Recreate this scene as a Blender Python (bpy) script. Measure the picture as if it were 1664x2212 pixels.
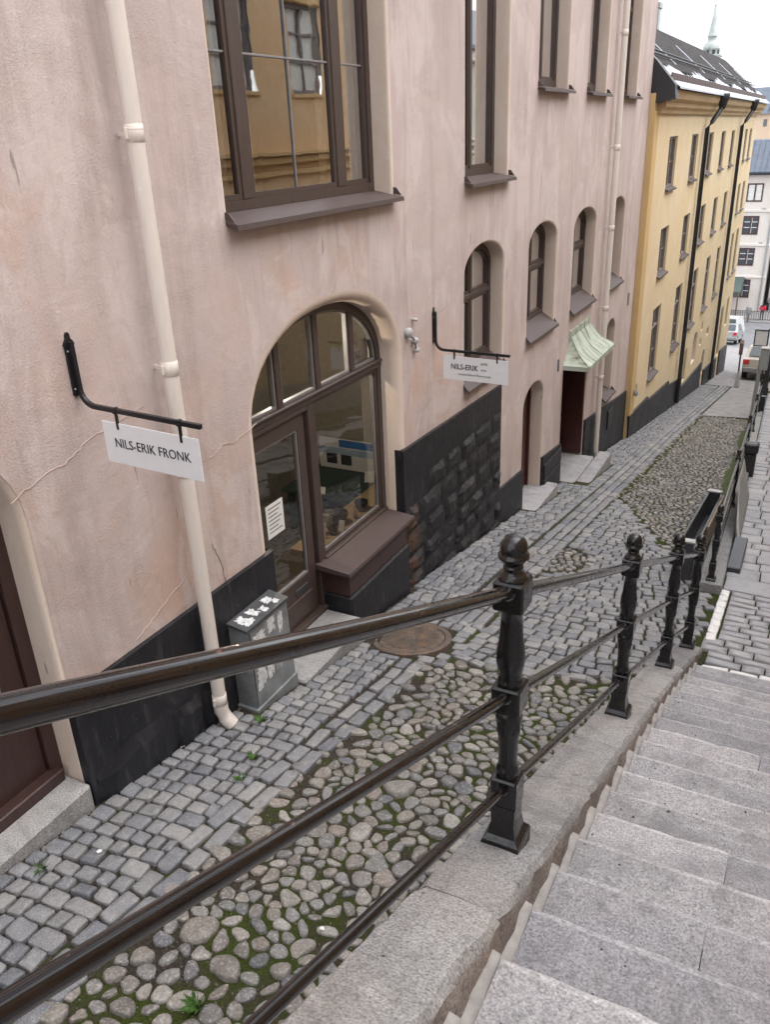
import bpy, math, random
import numpy as np
from mathutils import Vector, Matrix
from mathutils.geometry import delaunay_2d_cdt

for o in list(bpy.data.objects):
    bpy.data.objects.remove(o)
scene = bpy.context.scene
COL = scene.collection
R = math.radians

# ------------------------------------------------------------------ camera
# world: x to the right, y down the street, z up; the eye is at the origin
EX = (0.88823761, 0.15823844, -0.43127084)
EY = (0.45769548, -0.38526098, 0.80130445)
EZ = (-0.03935466, -0.90913947, -0.41462832)
cam_data = bpy.data.cameras.new('camera')
cam = bpy.data.objects.new('camera', cam_data)
COL.objects.link(cam)
cam.matrix_world = Matrix(((EX[0], -EX[1], -EX[2], 0), (EY[0], -EY[1], -EY[2], 0), (EZ[0], -EZ[1], -EZ[2], 0), (0, 0, 0, 1)))
cam_data.sensor_fit = 'VERTICAL'
cam_data.sensor_height = 24.0
cam_data.lens = 24.0 * 1770.0 / 2212.0
cam_data.clip_start = 0.02
cam_data.clip_end = 3000
scene.camera = cam

# ------------------------------------------------------------------ sky, sun, exposure
SUN_EL, SUN_AZ = 64.0, 74.0          # degrees; azimuth clockwise from +y
w = bpy.data.worlds.new('World')
scene.world = w
w.use_nodes = True
nt = w.node_tree
nt.nodes.clear()
wo = nt.nodes.new('ShaderNodeOutputWorld')
bg = nt.nodes.new('ShaderNodeBackground')
bg.inputs['Strength'].default_value = 0.12
sky = nt.nodes.new('ShaderNodeTexSky')
sky.sky_type = 'NISHITA'
sky.sun_disc = False
sky.sun_elevation = R(SUN_EL)
sky.sun_rotation = R(SUN_AZ)
sky.air_density = 1.0
sky.dust_density = 3.0
tc = nt.nodes.new('ShaderNodeTexCoord')
mp = nt.nodes.new('ShaderNodeMapping')
mp.inputs['Scale'].default_value = (1.0, 1.0, 2.6)
nz = nt.nodes.new('ShaderNodeTexNoise')
nz.inputs['Scale'].default_value = 3.2
nz.inputs['Detail'].default_value = 6
nz.inputs['Roughness'].default_value = 0.55
cr = nt.nodes.new('ShaderNodeValToRGB')
cr.color_ramp.elements[0].position = 0.40
cr.color_ramp.elements[0].color = (2.2, 2.28, 2.46, 1)
cr.color_ramp.elements[1].position = 0.62
cr.color_ramp.elements[1].color = (6.4, 6.4, 6.45, 1)
mx = nt.nodes.new('ShaderNodeMix')
mx.data_type = 'RGBA'
mx.inputs[0].default_value = 0.9
nt.links.new(tc.outputs['Generated'], mp.inputs['Vector'])
nt.links.new(mp.outputs['Vector'], nz.inputs['Vector'])
nt.links.new(nz.outputs['Fac'], cr.inputs['Fac'])
nt.links.new(sky.outputs['Color'], mx.inputs[6])
nt.links.new(cr.outputs['Color'], mx.inputs[7])
nt.links.new(mx.outputs[2], bg.inputs['Color'])
nt.links.new(bg.outputs['Background'], wo.inputs['Surface'])

sd = bpy.data.lights.new('sun', 'SUN')
sd.energy = 0.7
sd.angle = R(60)
sd.color = (1.0, 0.975, 0.955)
sun = bpy.data.objects.new('sun', sd)
COL.objects.link(sun)
_d = Vector((math.sin(R(SUN_AZ)) * math.cos(R(SUN_EL)), math.cos(R(SUN_AZ)) * math.cos(R(SUN_EL)), math.sin(R(SUN_EL))))
sun.rotation_euler = _d.to_track_quat('Z', 'Y').to_euler()
sun.location = (0, 0, 30)

vs = scene.view_settings
vs.view_transform = 'Standard'
vs.look = 'None'
vs.exposure = 2.0
vs.gamma = 1.0
vs.use_curve_mapping = False
scene.cycles.use_denoising = True
scene.cycles.denoiser = 'OPENIMAGEDENOISE'
scene.cycles.denoising_input_passes = 'RGB_ALBEDO_NORMAL'
scene.cycles.use_adaptive_sampling = True
scene.cycles.adaptive_threshold = 0.02
scene.cycles.max_bounces = 7
scene.cycles.diffuse_bounces = 3
scene.cycles.glossy_bounces = 4
scene.cycles.transparent_max_bounces = 12
scene.cycles.caustics_reflective = False
scene.cycles.caustics_refractive = False
scene.cycles.sample_clamp_indirect = 6.0

rnd = random.Random(7)


def S(x, y):
    """height of the sloping street"""
    return -3.30 - 0.176 * min(y, 87.0)


def project(p):
    dx = p[0] * EX[0] + p[1] * EY[0] + p[2] * EZ[0]
    dy = p[0] * EX[1] + p[1] * EY[1] + p[2] * EZ[1]
    dz = p[0] * EX[2] + p[1] * EY[2] + p[2] * EZ[2]
    if dz < 0.05:
        return None
    return (832 + 1770 * dx / dz, 1106 + 1770 * dy / dz, dz)


# ------------------------------------------------------------------ object helpers
def link(name, me, parent=None, mat=None):
    o = bpy.data.objects.new(name, me)
    COL.objects.link(o)
    if mat is not None and me is not None and not me.materials:
        me.materials.append(mat)
    if parent is not None:
        o.parent = parent
        o.matrix_parent_inverse = Matrix.Translation(-parent.location)
    return o


def tag(o, label=None, cat=None, group=None, kind=None):
    if label:
        o['label'] = label
    if cat:
        o['category'] = cat
    if group:
        o['group'] = group
    if kind:
        o['kind'] = kind
    return o


def empty(name, loc, label=None, cat=None, group=None):
    o = bpy.data.objects.new(name, None)
    COL.objects.link(o)
    o.location = loc
    o.empty_display_size = 0.1
    return tag(o, label, cat, group)


def copy_tree(o, delta, parent=None):
    c = o.copy()
    COL.objects.link(c)
    if parent is None:
        c.location = Vector(o.location) + Vector(delta)
    else:
        c.parent = parent
    for ch in list(o.children):
        copy_tree(ch, delta, c)
    return c


class MB:
    def __init__(s):
        s.v = []
        s.f = []
        s.sm = []

    def add(s, vs_, fs, smooth=False):
        b = len(s.v)
        s.v.extend([tuple(p) for p in vs_])
        for f in fs:
            s.f.append(tuple(b + i for i in f))
            s.sm.append(smooth)
        return s

    def quad(s, a, b, c, d):
        return s.add([a, b, c, d], [(0, 1, 2, 3)])

    def box(s, x0, x1, y0, y1, z0, z1, bev=0.0, shear=0.0):
        """box; shear lowers z with y (slope)"""
        def pz(x, y, z):
            return (x, y, z + shear * (y - y0))
        if bev <= 0:
            P = [pz(x, y, z) for z in (z0, z1) for y in (y0, y1) for x in (x0, x1)]
            return s.add(P, [(0, 2, 3, 1), (4, 5, 7, 6), (0, 1, 5, 4), (2, 6, 7, 3), (0, 4, 6, 2), (1, 3, 7, 5)])
        bev = min(bev, (x1 - x0) * .45, (y1 - y0) * .45, (z1 - z0) * .45)
        xs, ys, zs = (x0, x1), (y0, y1), (z0, z1)
        V, idx = [], {}
        for i in (0, 1):
            for j in (0, 1):
                for k in (0, 1):
                    sx, sy, sz = 1 - 2 * i, 1 - 2 * j, 1 - 2 * k
                    for a in range(3):
                        q = [xs[i] + bev * sx, ys[j] + bev * sy, zs[k] + bev * sz]
                        q[a] = (xs[i], ys[j], zs[k])[a]
                        idx[(i, j, k, a)] = len(V)
                        V.append(pz(*q))
        F = []
        for a in range(3):
            b, c = (a + 1) % 3, (a + 2) % 3
            for sgn in (0, 1):
                ring = []
                for (u, v) in ((0, 0), (1, 0), (1, 1), (0, 1)):
                    t = [0, 0, 0]
                    t[a], t[b], t[c] = sgn, u, v
                    ring.append(idx[(*t, a)])
                F.append(ring if sgn else ring[::-1])
        for a in range(3):
            b, c = (a + 1) % 3, (a + 2) % 3
            for u in (0, 1):
                for v in (0, 1):
                    t0 = [0, 0, 0]
                    t0[b], t0[c] = u, v
                    t1 = list(t0)
                    t1[a] = 1
                    F.append([idx[(*t0, b)], idx[(*t1, b)], idx[(*t1, c)], idx[(*t0, c)]])
        for i in (0, 1):
            for j in (0, 1):
                for k in (0, 1):
                    F.append([idx[(i, j, k, 0)], idx[(i, j, k, 1)], idx[(i, j, k, 2)]])
        return s.add(V, F)

    def tube(s, path, r, n=10, cap=True, rr=None):
        P = [Vector(p) for p in path]
        rings = []
        for i, p in enumerate(P):
            t = (P[min(i + 1, len(P) - 1)] - P[max(i - 1, 0)]).normalized()
            up = Vector((0, 0, 1)) if abs(t.z) < .95 else Vector((0, 1, 0))
            a = t.cross(up).normalized()
            b = a.cross(t).normalized()
            ri = rr[i] if rr else r
            rings.append([p + a * math.cos(2 * math.pi * k / n) * ri + b * math.sin(2 * math.pi * k / n) * ri for k in range(n)])
        V = [q for g in rings for q in g]
        F = []
        for i in range(len(P) - 1):
            for k in range(n):
                F.append((i * n + k, i * n + (k + 1) % n, (i + 1) * n + (k + 1) % n, (i + 1) * n + k))
        s.add(V, F, True)
        if cap:
            s.add(rings[0], [tuple(range(n))])
            s.add(rings[-1], [tuple(range(n))[::-1]])
        return s

    def bar(s, path, w_, h_):
        """rectangular section swept along a path in an xz plane (normal y)"""
        P = [Vector(p) for p in path]
        rings = []
        for i, p in enumerate(P):
            t = (P[min(i + 1, len(P) - 1)] - P[max(i - 1, 0)]).normalized()
            nrm = Vector((0, 1, 0))
            b = t.cross(nrm).normalized()
            rings.append([p + nrm * w_ * .5 * a + b * h_ * .5 * c for a, c in ((-1, -1), (1, -1), (1, 1), (-1, 1))])
        V = [q for g in rings for q in g]
        F = []
        for i in range(len(P) - 1):
            for k in range(4):
                F.append((i * 4 + k, i * 4 + (k + 1) % 4, (i + 1) * 4 + (k + 1) % 4, (i + 1) * 4 + k))
        F.append((3, 2, 1, 0))
        m = (len(P) - 1) * 4
        F.append((m, m + 1, m + 2, m + 3))
        return s.add(V, F)

    def lathe(s, prof, n=16, c=(0, 0, 0), square=False):
        V, F = [], []
        for (r, z) in prof:
            for k in range(n):
                a = 2 * math.pi * (k + (.5 if square else 0)) / n
                q = r / math.cos(math.pi / 4) if square else r
                V.append((c[0] + q * math.cos(a), c[1] + q * math.sin(a), c[2] + z))
        for i in range(len(prof) - 1):
            for k in range(n):
                F.append((i * n + k, i * n + (k + 1) % n, (i + 1) * n + (k + 1) % n, (i + 1) * n + k))
        s.add(V, F, not square)
        s.add(V[:n], [tuple(range(n))[::-1]])
        s.add(V[-n:], [tuple(range(n))])
        return s

    def prism(s, poly, axis, a0, a1):
        """extrude a 2D polygon along an axis: poly in the other two coords (in xyz order)"""
        def mk(p, a):
            q = list(p)
            q.insert(axis, a)
            return tuple(q)
        n = len(poly)
        V = [mk(p, a0) for p in poly] + [mk(p, a1) for p in poly]
        F = [tuple(range(n))[::-1], tuple(range(n, 2 * n))]
        for i in range(n):
            j = (i + 1) % n
            F.append((i, j, n + j, n + i))
        return s.add(V, F)

    def build(s, name, mat, parent=None, sharp=None):
        me = bpy.data.meshes.new(name)
        me.from_pydata(s.v, [], s.f)
        me.polygons.foreach_set('use_smooth', s.sm)
        if sharp:
            me.polygons.foreach_set('use_smooth', [True] * len(s.f))
            me.set_sharp_from_angle(angle=R(sharp))
        me.update()
        if mat is not None:
            me.materials.append(mat)
        return link(name, me, parent)


def text_mesh(body, size, mat, name, parent, origin, xdir, ydir, align='CENTER', extrude=0.0015, sx=1.0, bold=0.0):
    cu = bpy.data.curves.new('lettering', 'FONT')
    cu.body = body
    cu.size = size
    cu.align_x = align
    cu.align_y = 'CENTER'
    cu.extrude = extrude
    cu.offset = bold
    cu.resolution_u = 3
    t = bpy.data.objects.new('lettering_curve', cu)
    COL.objects.link(t)
    dg = bpy.context.evaluated_depsgraph_get()
    me = bpy.data.meshes.new_from_object(t.evaluated_get(dg))
    bpy.data.objects.remove(t)
    bpy.data.curves.remove(cu)
    xd, yd = Vector(xdir).normalized(), Vector(ydir).normalized()
    zd = xd.cross(yd)
    o3 = Vector(origin)
    for v in me.vertices:
        c = v.co.copy()
        v.co = o3 + xd * c.x * sx + yd * c.y + zd * c.z
    me.materials.clear()
    me.materials.append(mat)
    me.name = name
    return link(name, me, parent)


# ------------------------------------------------------------------ materials
class NM:
    def __init__(s, name):
        s.m = bpy.data.materials.new(name)
        s.m.use_nodes = True
        s.t = s.m.node_tree
        s.t.nodes.clear()
        s.out = s.t.nodes.new('ShaderNodeOutputMaterial')
        g = s.t.nodes.new('ShaderNodeNewGeometry')
        s.pos = g.outputs['Position']
        s.geo = g

    def lk(s, a, b):
        s.t.links.new(a, b)

    def put(s, sock, val):
        if hasattr(val, 'is_output'):
            s.lk(val, sock)
        elif isinstance(val, (tuple, list)):
            sock.default_value = tuple(val) + ((1,) if len(val) == 3 and len(sock.default_value) == 4 else ())
        else:
            sock.default_value = val

    def scl(s, vec, sc, loc=(0, 0, 0), rot=(0, 0, 0)):
        n = s.t.nodes.new('ShaderNodeMapping')
        s.lk(vec, n.inputs['Vector'])
        n.inputs['Scale'].default_value = sc
        n.inputs['Location'].default_value = loc
        n.inputs['Rotation'].default_value = rot
        return n.outputs['Vector']

    def noise(s, scale, detail=3, rough=.55, vec=None, dist=0.0, col=False):
        n = s.t.nodes.new('ShaderNodeTexNoise')
        s.lk(vec if vec is not None else s.pos, n.inputs['Vector'])
        n.inputs['Scale'].default_value = scale
        n.inputs['Detail'].default_value = detail
        n.inputs['Roughness'].default_value = rough
        n.inputs['Distortion'].default_value = dist
        return n.outputs['Color' if col else 'Fac']

    def vor(s, scale, vec=None, feature='F1', out='Distance', rand=1.0):
        n = s.t.nodes.new('ShaderNodeTexVoronoi')
        n.feature = feature
        s.lk(vec if vec is not None else s.pos, n.inputs['Vector'])
        n.inputs['Scale'].default_value = scale
        n.inputs['Randomness'].default_value = rand
        return n.outputs[out]

    def ramp(s, fac, stops, interp='LINEAR'):
        n = s.t.nodes.new('ShaderNodeValToRGB')
        n.color_ramp.interpolation = interp
        e = n.color_ramp.elements
        while len(e) < len(stops):
            e.new(0.5)
        for i, (p, c) in enumerate(stops):
            e[i].position = p
            e[i].color = (c, c, c, 1) if not isinstance(c, (tuple, list)) else (*c, 1)
        s.lk(fac, n.inputs['Fac'])
        return n.outputs['Color']

    def mix(s, fac, a, b, mode='MIX'):
        n = s.t.nodes.new('ShaderNodeMix')
        n.data_type = 'RGBA'
        n.blend_type = mode
        s.put(n.inputs[0], fac)
        s.put(n.inputs[6], a)
        s.put(n.inputs[7], b)
        return n.outputs[2]

    def math(s, op, a, b=0.0, c=0.0, clamp=False):
        n = s.t.nodes.new('ShaderNodeMath')
        n.operation = op
        n.use_clamp = clamp
        s.put(n.inputs[0], a)
        s.put(n.inputs[1], b)
        s.put(n.inputs[2], c)
        return n.outputs[0]

    def sep(s, vec):
        n = s.t.nodes.new('ShaderNodeSeparateXYZ')
        s.lk(vec, n.inputs[0])
        return n.outputs

    def bump(s, h, strength=.5, dist=.01, normal=None):
        n = s.t.nodes.new('ShaderNodeBump')
        n.inputs['Strength'].default_value = strength
        n.inputs['Distance'].default_value = dist
        s.lk(h, n.inputs['Height'])
        if normal is not None:
            s.lk(normal, n.inputs['Normal'])
        return n.outputs['Normal']

    def rand(s):
        """per stone value: object random for single stones, stored tint for joined ones"""
        oi = s.t.nodes.new('ShaderNodeObjectInfo')
        at = s.t.nodes.new('ShaderNodeAttribute')
        at.attribute_name = 'tint'
        return s.math('FRACT', s.math('ADD', oi.outputs['Random'], at.outputs['Fac']))

    def bsdf(s, col, rough=.6, metal=0.0, normal=None, spec=.5, coat=0.0, trans=0.0, **kw):
        n = s.t.nodes.new('ShaderNodeBsdfPrincipled')
        s.put(n.inputs['Base Color'], col)
        s.put(n.inputs['Roughness'], rough)
        s.put(n.inputs['Metallic'], metal)
        s.put(n.inputs['Specular IOR Level'], spec)
        s.put(n.inputs['Coat Weight'], coat)
        n.inputs['Coat Roughness'].default_value = .05 if coat > .5 else .03
        n.inputs['Coat IOR'].default_value = 1.6 if coat > .5 else 1.5
        if normal is not None:
            s.lk(normal, n.inputs['Normal'])
        s.lk(n.outputs[0], s.out.inputs['Surface'])
        s.b = n
        return s.m


def plain(name, col, rough=.6, metal=0.0, var=.12, nscale=14, bump=.0, spec=.5, coat=0.0):
    m = NM(name)
    f = m.noise(nscale, 4, .6)
    c = m.mix(m.ramp(f, [(.3, 0.0), (.7, 1.0)]), tuple(x * (1 - var) for x in col), tuple(min(1, x * (1 + var)) for x in col))
    nr = m.bump(m.noise(nscale * 4, 3, .6), bump, .004) if bump else None
    return m.bsdf(c, rough, metal, nr, spec, coat)


def plaster(name, base, patch, pale, dirt, bump=.45, patch_at=.55, streak=.5, seed=0, low=0.0):
    m = NM(name)
    p = m.scl(m.pos, (1, 1, 1), (seed * 3.1, seed * 1.7, seed * 2.3))
    n1 = m.noise(.55, 3, .62, p, .6)
    n2 = m.noise(2.1, 5, .65, p, .8)
    vst = m.scl(p, (3.2, 3.2, .38))
    n3 = m.noise(1.6, 4, .62, vst, .4)
    msk = m.math('ADD', m.math('MULTIPLY', n1, .6), m.math('MULTIPLY', n2, .4))
    if low:
        z = m.sep(m.pos)[2]
        y = m.sep(m.pos)[1]
        g = m.math('ADD', m.math('MULTIPLY', z, -low * .028), m.math('MULTIPLY', y, -low * .014))
        msk = m.math('ADD', msk, m.math('ADD', g, .02))
    c = m.mix(m.ramp(msk, [(patch_at - .06, 0.0), (patch_at + .09, 1.0)]), base, patch)
    c = m.mix(m.ramp(m.noise(1.3, 5, .7, m.scl(p, (1, 1.0, .7), (9, 3, 4)), .9), [(.50, 0.0), (.57, .7)]), c, pale)
    c = m.mix(m.ramp(n3, [(.49, 0.0), (.68, streak)]), c, dirt)
    fk = m.noise(2.7, 6, .78, m.scl(p, (1, 1, 1.2), (1, 4, 6)))
    c = m.mix(m.ramp(fk, [(.635, 0.0), (.65, .55)]), c, pale)
    fk2 = m.noise(3.4, 6, .8, m.scl(p, (1, 1, 1.1), (7, 2, 3)))
    c = m.mix(m.ramp(fk2, [(.665, 0.0), (.68, .5)]), c, dirt)
    # sparse vertical scratches and knocks
    fl = m.noise(2.4, 2, .5, m.scl(p, (5, 5, 1.1), (2, 7, 1)))
    c = m.mix(m.ramp(fl, [(.735, 0.0), (.765, .75)]), c, tuple(x * .45 for x in dirt))
    fine = m.noise(60, 3, .75, p)
    c = m.mix(.22, c, m.ramp(fine, [(.3, tuple(x * .72 for x in base)), (.7, tuple(min(1, x * 1.18) for x in base))]))
    rgh = m.ramp(m.noise(1.7, 3, .6, m.scl(p, (1, 1, 1), (5, 5, 5)), .6), [(.42, .3), (.62, 1.0)])
    h = m.math('ADD', m.math('MULTIPLY', m.noise(70, 4, .8, p), m.math('MULTIPLY', rgh, 1.0)), m.math('MULTIPLY', m.noise(3.4, 4, .55, p), 1.5))
    return m.bsdf(c, .88, 0, m.bump(h, bump, .012), .25)


M = {}
M['pink'] = plaster('pink_plaster', (.545, .452, .426), (.55, .385, .31), (.64, .555, .525), (.39, .30, .275), .7, .53, .62, 0, 1.0)
M['cream'] = plaster('cream_plaster', (.66, .54, .455), (.64, .51, .42), (.70, .60, .53), (.5, .41, .36), .3, .6, .3, 1)
M['yellow'] = plaster('yellow_plaster', (.74, .585, .375), (.73, .555, .33), (.77, .645, .47), (.61, .49, .34), .2, .55, .35, 2)
M['yellow_dark'] = plaster('yellow_corner_plaster', (.64, .45, .22), (.61, .42, .20), (.58, .40, .2), (.42, .28, .14), .2, .55, .3, 3)
M['cornice'] = plaster('cornice_plaster', (.58, .42, .25), (.52, .36, .21), (.62, .46, .28), (.40, .27, .16), .2, .5, .5, 4)
M['ochre'] = plaster('ochre_plaster', (.74, .51, .29), (.70, .47, .25), (.77, .57, .36), (.57, .38, .22), .2, .55, .3, 5)
M['ochre_trim'] = plain('ochre_trim', (.62, .42, .2), .8)
M['white_wall'] = plaster('white_plaster', (.74, .68, .62), (.72, .66, .6), (.78, .73, .68), (.6, .55, .5), .1, .55, .2, 6)
M['peach_wall'] = plaster('peach_plaster', (.74, .57, .42), (.72, .55, .4), (.78, .62, .48), (.6, .47, .36), .1, .55, .2, 7)
M['pale_wall'] = plaster('pale_green_plaster', (.55, .57, .50), (.52, .54, .48), (.6, .62, .56), (.42, .43, .38), .1, .55, .2, 9)
M['grey_wall'] = plaster('grey_stone_wall', (.30, .30, .31), (.26, .26, .27), (.36, .36, .36), (.2, .2, .2), .3, .5, .4, 8)


def mk_black_paint():
    m = NM('black_plinth_paint')
    n = m.noise(3.0, 4, .65, None, .6)
    c = m.ramp(n, [(.35, (.007, .007, .010)), (.6, (.013, .0128, .0165)), (.75, (.03, .029, .034))])
    sc = m.noise(4, 4, .6, m.scl(m.pos, (3, 3, .6)))
    c = m.mix(m.ramp(sc, [(.58, 0.0), (.78, .4)]), c, (.13, .125, .13))
    fl = m.vor(24, m.scl(m.pos, (1, 1, .8)))
    c = m.mix(m.ramp(fl, [(.05, .7), (.08, 0.0)]), c, (.25, .24, .24))
    h = m.noise(9, 5, .65)
    return m.bsdf(c, m.ramp(n, [(.3, .42), (.7, .62)]), 0, m.bump(h, .55, .015), .5)


def mk_black_stone():
    m = NM('black_rubble_stone')
    oi = m.rand()
    n = m.noise(7.0, 5, .7, None, .8)
    c = m.ramp(n, [(.32, (.006, .006, .008)), (.55, (.017, .0155, .018)), (.70, (.055, .05, .052)), (.80, (.14, .13, .13))])
    # bare, rusty stone near the shop window
    s_ = m.sep(m.pos)
    near = m.math('SUBTRACT', 1.0, m.math('MULTIPLY', m.math('SUBTRACT', s_[1], 7.0), 2.2), clamp=True)
    pat = m.ramp(m.noise(3.3, 5, .65, m.scl(m.pos, (1, 1, 1.6), (4, 4, 1))), [(.46, 0.0), (.56, 1.0)])
    c = m.mix(m.math('MULTIPLY', near, pat), c, m.ramp(n, [(.3, (.05, .022, .014)), (.6, (.17, .085, .045)), (.8, (.28, .19, .12))]))
    h = m.noise(11, 6, .72)
    return m.bsdf(c, .55, 0, m.bump(h, .9, .03), .5)


def mk_wood(name, a, b, rough=.42):
    m = NM(name)
    g = m.noise(5, 5, .6, m.scl(m.pos, (9, 9, 1.2)), .3)
    c = m.ramp(g, [(.3, a), (.7, b)])
    wr = m.noise(14, 4, .7)
    c = m.mix(m.ramp(wr, [(.68, 0.0), (.76, .5)]), c, tuple(min(1, x * 3.2) for x in b))
    return m.bsdf(c, rough, 0, m.bump(m.noise(30, 4, .6, m.scl(m.pos, (6, 6, 1))), .25, .003), .5)


def mk_glass(name, tint=(.93, .95, .94), k=3.0, base=.02, wav=.02, wscale=3.0):
    m = NM(name)
    fr = m.t.nodes.new('ShaderNodeFresnel')
    fr.inputs['IOR'].default_value = 1.5
    nr = m.bump(m.noise(wscale, 2, .4), wav, .05)
    m.lk(nr, fr.inputs['Normal'])
    fac = m.math('MULTIPLY_ADD', fr.outputs[0], k, base, True)
    tr = m.t.nodes.new('ShaderNodeBsdfTransparent')
    tr.inputs['Color'].default_value = (*tint, 1)
    gl = m.t.nodes.new('ShaderNodeBsdfGlossy')
    gl.inputs['Roughness'].default_value = .015
    gl.inputs['Color'].default_value = (.95, .96, .97, 1)
    m.lk(nr, gl.inputs['Normal'])
    ms = m.t.nodes.new('ShaderNodeMixShader')
    m.lk(fac, ms.inputs[0])
    m.lk(tr.outputs[0], ms.inputs[1])
    m.lk(gl.outputs[0], ms.inputs[2])
    m.lk(ms.outputs[0], m.out.inputs['Surface'])
    return m.m


def mk_granite(name, a, b, dark, warm, speck=150, bump=.4, patch=.5):
    m = NM(name)
    n = m.noise(speck, 3, .75)
    c = m.ramp(n, [(.30, dark), (.44, a), (.58, b), (.74, tuple(min(1, x * 1.35) for x in b))])
    mid = m.noise(19, 5, .75)
    c = m.mix(m.ramp(mid, [(.34, .5), (.47, 0.0)]), c, tuple(x * .55 for x in a))
    big = m.noise(1.6, 4, .65, None, .8)
    c = m.mix(m.ramp(big, [(.45, 0.0), (.68, patch)]), c, m.mix(.5, c, warm))
    c = m.mix(m.ramp(m.noise(3.1, 5, .7, m.scl(m.pos, (1, 1, 1), (4, 1, 7)), .8), [(.5, 0.0), (.7, .5)]), c, tuple(x * .42 for x in a))
    sp = m.vor(9, None)
    c = m.mix(m.ramp(sp, [(.035, .85), (.055, 0.0)]), c, (.03, .03, .032))
    st = m.noise(1.15, 5, .72, m.scl(m.pos, (1, 1.8, 1), (8, 2, 5)), .7)
    c = m.mix(m.ramp(st, [(.52, 0.0), (.66, .45)]), c, tuple(x * .55 for x in a))
    gm = m.vor(4.2, m.scl(m.pos, (1, 1, 1), (3, 3, 3)))
    c = m.mix(m.ramp(gm, [(.05, .5), (.065, 0.0)]), c, tuple(x * .3 for x in a))
    oi = m.t.nodes.new('ShaderNodeObjectInfo')
    c = m.mix(1.0, c, m.ramp(oi.outputs['Random'], [(0.0, (.76, .76, .78)), (.5, (.93, .92, .91)), (1.0, (1.10, 1.08, 1.07))]), 'MULTIPLY')
    h = m.math('ADD', m.math('MULTIPLY', mid, 1.0), m.math('MULTIPLY', n, .45))
    return m.bsdf(c, .8, 0, m.bump(h, bump, .008), .3)


def mk_stone(name, cols, rough, speck, bump, moss=0.0):
    m = NM(name)
    r = m.rand()
    c = m.ramp(r, [(i / (len(cols) - 1), q) for i, q in enumerate(cols)])
    n = m.noise(speck, 3, .7)
    c = m.mix(m.ramp(n, [(.3, .55), (.55, 0.0)]), c, m.mix(.6, c, (.03, .03, .035)))
    c = m.mix(m.ramp(n, [(.54, 0.0), (.7, .55)]), c, (.55, .53, .51))
    lg = m.noise(16, 4, .65)
    c = m.mix(m.ramp(lg, [(.5, 0.0), (.72, .45)]), c, m.mix(.55, c, (.5, .48, .46)))
    c = m.mix(m.ramp(m.noise(7, 4, .7, m.scl(m.pos, (1, 1, 1), (3, 8, 2))), [(.52, 0.0), (.7, .5)]), c, m.mix(.6, c, (.05, .05, .045)))
    if moss:
        c = m.mix(m.ramp(m.noise(2.2, 5, .7), [(.55, 0.0), (.75, moss)]), c, (.07, .085, .03))
    h = m.math('ADD', lg, m.math('MULTIPLY', n, .3))
    return m.bsdf(c, rough, 0, m.bump(h, bump, .012), .45)


def mk_dirt():
    m = NM('joint_dirt_and_moss')
    n = m.noise(60, 4, .75)
    c = m.ramp(n, [(.3, (.018, .014, .011)), (.5, (.045, .036, .029)), (.66, (.085, .07, .058)), (.76, (.3, .28, .26))])
    s_ = m.sep(m.pos)
    mo = m.noise(1.5, 6, .7, None, .9)
    # more moss on the cobbled side away from the wall
    side = m.math('ADD', m.math('MULTIPLY', m.math('ADD', s_[0], 3.1, clamp=True), .13), m.math('MULTIPLY', m.math('MULTIPLY_ADD', s_[1], .2, -1.8, True), .15))
    mo = m.math('ADD', mo, side)
    mc = m.ramp(m.noise(90, 4, .75), [(.3, (.018, .024, .006)), (.6, (.055, .07, .016)), (.8, (.12, .14, .035))])
    c = m.mix(m.ramp(mo, [(.54, 0.0), (.66, 1.0)]), c, mc)
    h = m.math('ADD', n, m.math('MULTIPLY', m.noise(9, 3, .6), 1.2))
    return m.bsdf(c, .95, 0, m.bump(h, .9, .02), .15)


def mk_iron(name, a, b, rough, chips=0.0, chipcol=(.16, .07, .04), coat=.2, bmp=.3, spc=.5):
    m = NM(name)
    n = m.noise(9, 5, .6)
    c = m.ramp(n, [(.35, a), (.7, b)])
    ch = m.noise(34, 4, .6, m.scl(m.pos, (1, .6, 1)))
    if chips:
        c = m.mix(m.ramp(ch, [(.72 - chips, 0.0), (.735 - chips, 1.0)]), c, chipcol)
    wr = m.noise(70, 4, .65)
    h = m.math('ADD', m.math('MULTIPLY', wr, .5), m.noise(25, 3, .5))
    rg = m.ramp(m.noise(22, 4, .6), [(.35, max(.08, rough - .1)), (.7, rough + .16)])
    return m.bsdf(c, rg, 0, m.bump(h, bmp, .003), spc, coat)


M['black'] = mk_black_paint()
M['bstone'] = mk_black_stone()
M['wood'] = mk_wood('brown_painted_wood', (.052, .035, .030), (.075, .052, .045))
M['wood_red'] = mk_wood('dark_red_door_wood', (.045, .014, .012), (.07, .022, .018), .35)
M['wood_dark'] = mk_wood('dark_brown_door_wood', (.04, .02, .018), (.06, .032, .028), .38)
M['sill'] = mk_wood('brown_sill_metal', (.060, .041, .038), (.085, .060, .056), .55)
M['glass'] = mk_glass('window_glass', (.93, .95, .94), 5.0, .07, .015)
M['glass_far'] = mk_glass('far_window_glass', (.9, .92, .93), 3.0, .34, .03)
M['glass_shop'] = mk_glass('shop_glass', (.95, .97, .96), 1.25, .02, .015)
M['putty'] = plain('grey_glazing_bar', (.20, .19, .19), .5)
M['shopwall'] = plain('beige_shop_wall', (.34, .31, .26), .9)
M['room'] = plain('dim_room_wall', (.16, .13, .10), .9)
M['room_floor'] = plain('shop_floor_wood', (.42, .30, .17), .5)
M['curtain'] = plain('white_curtain_cloth', (.72, .72, .67), .9)
M['pipe'] = mk_wood('cream_painted_pipe', (.68, .61, .55), (.74, .67, .61), .4)
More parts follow.
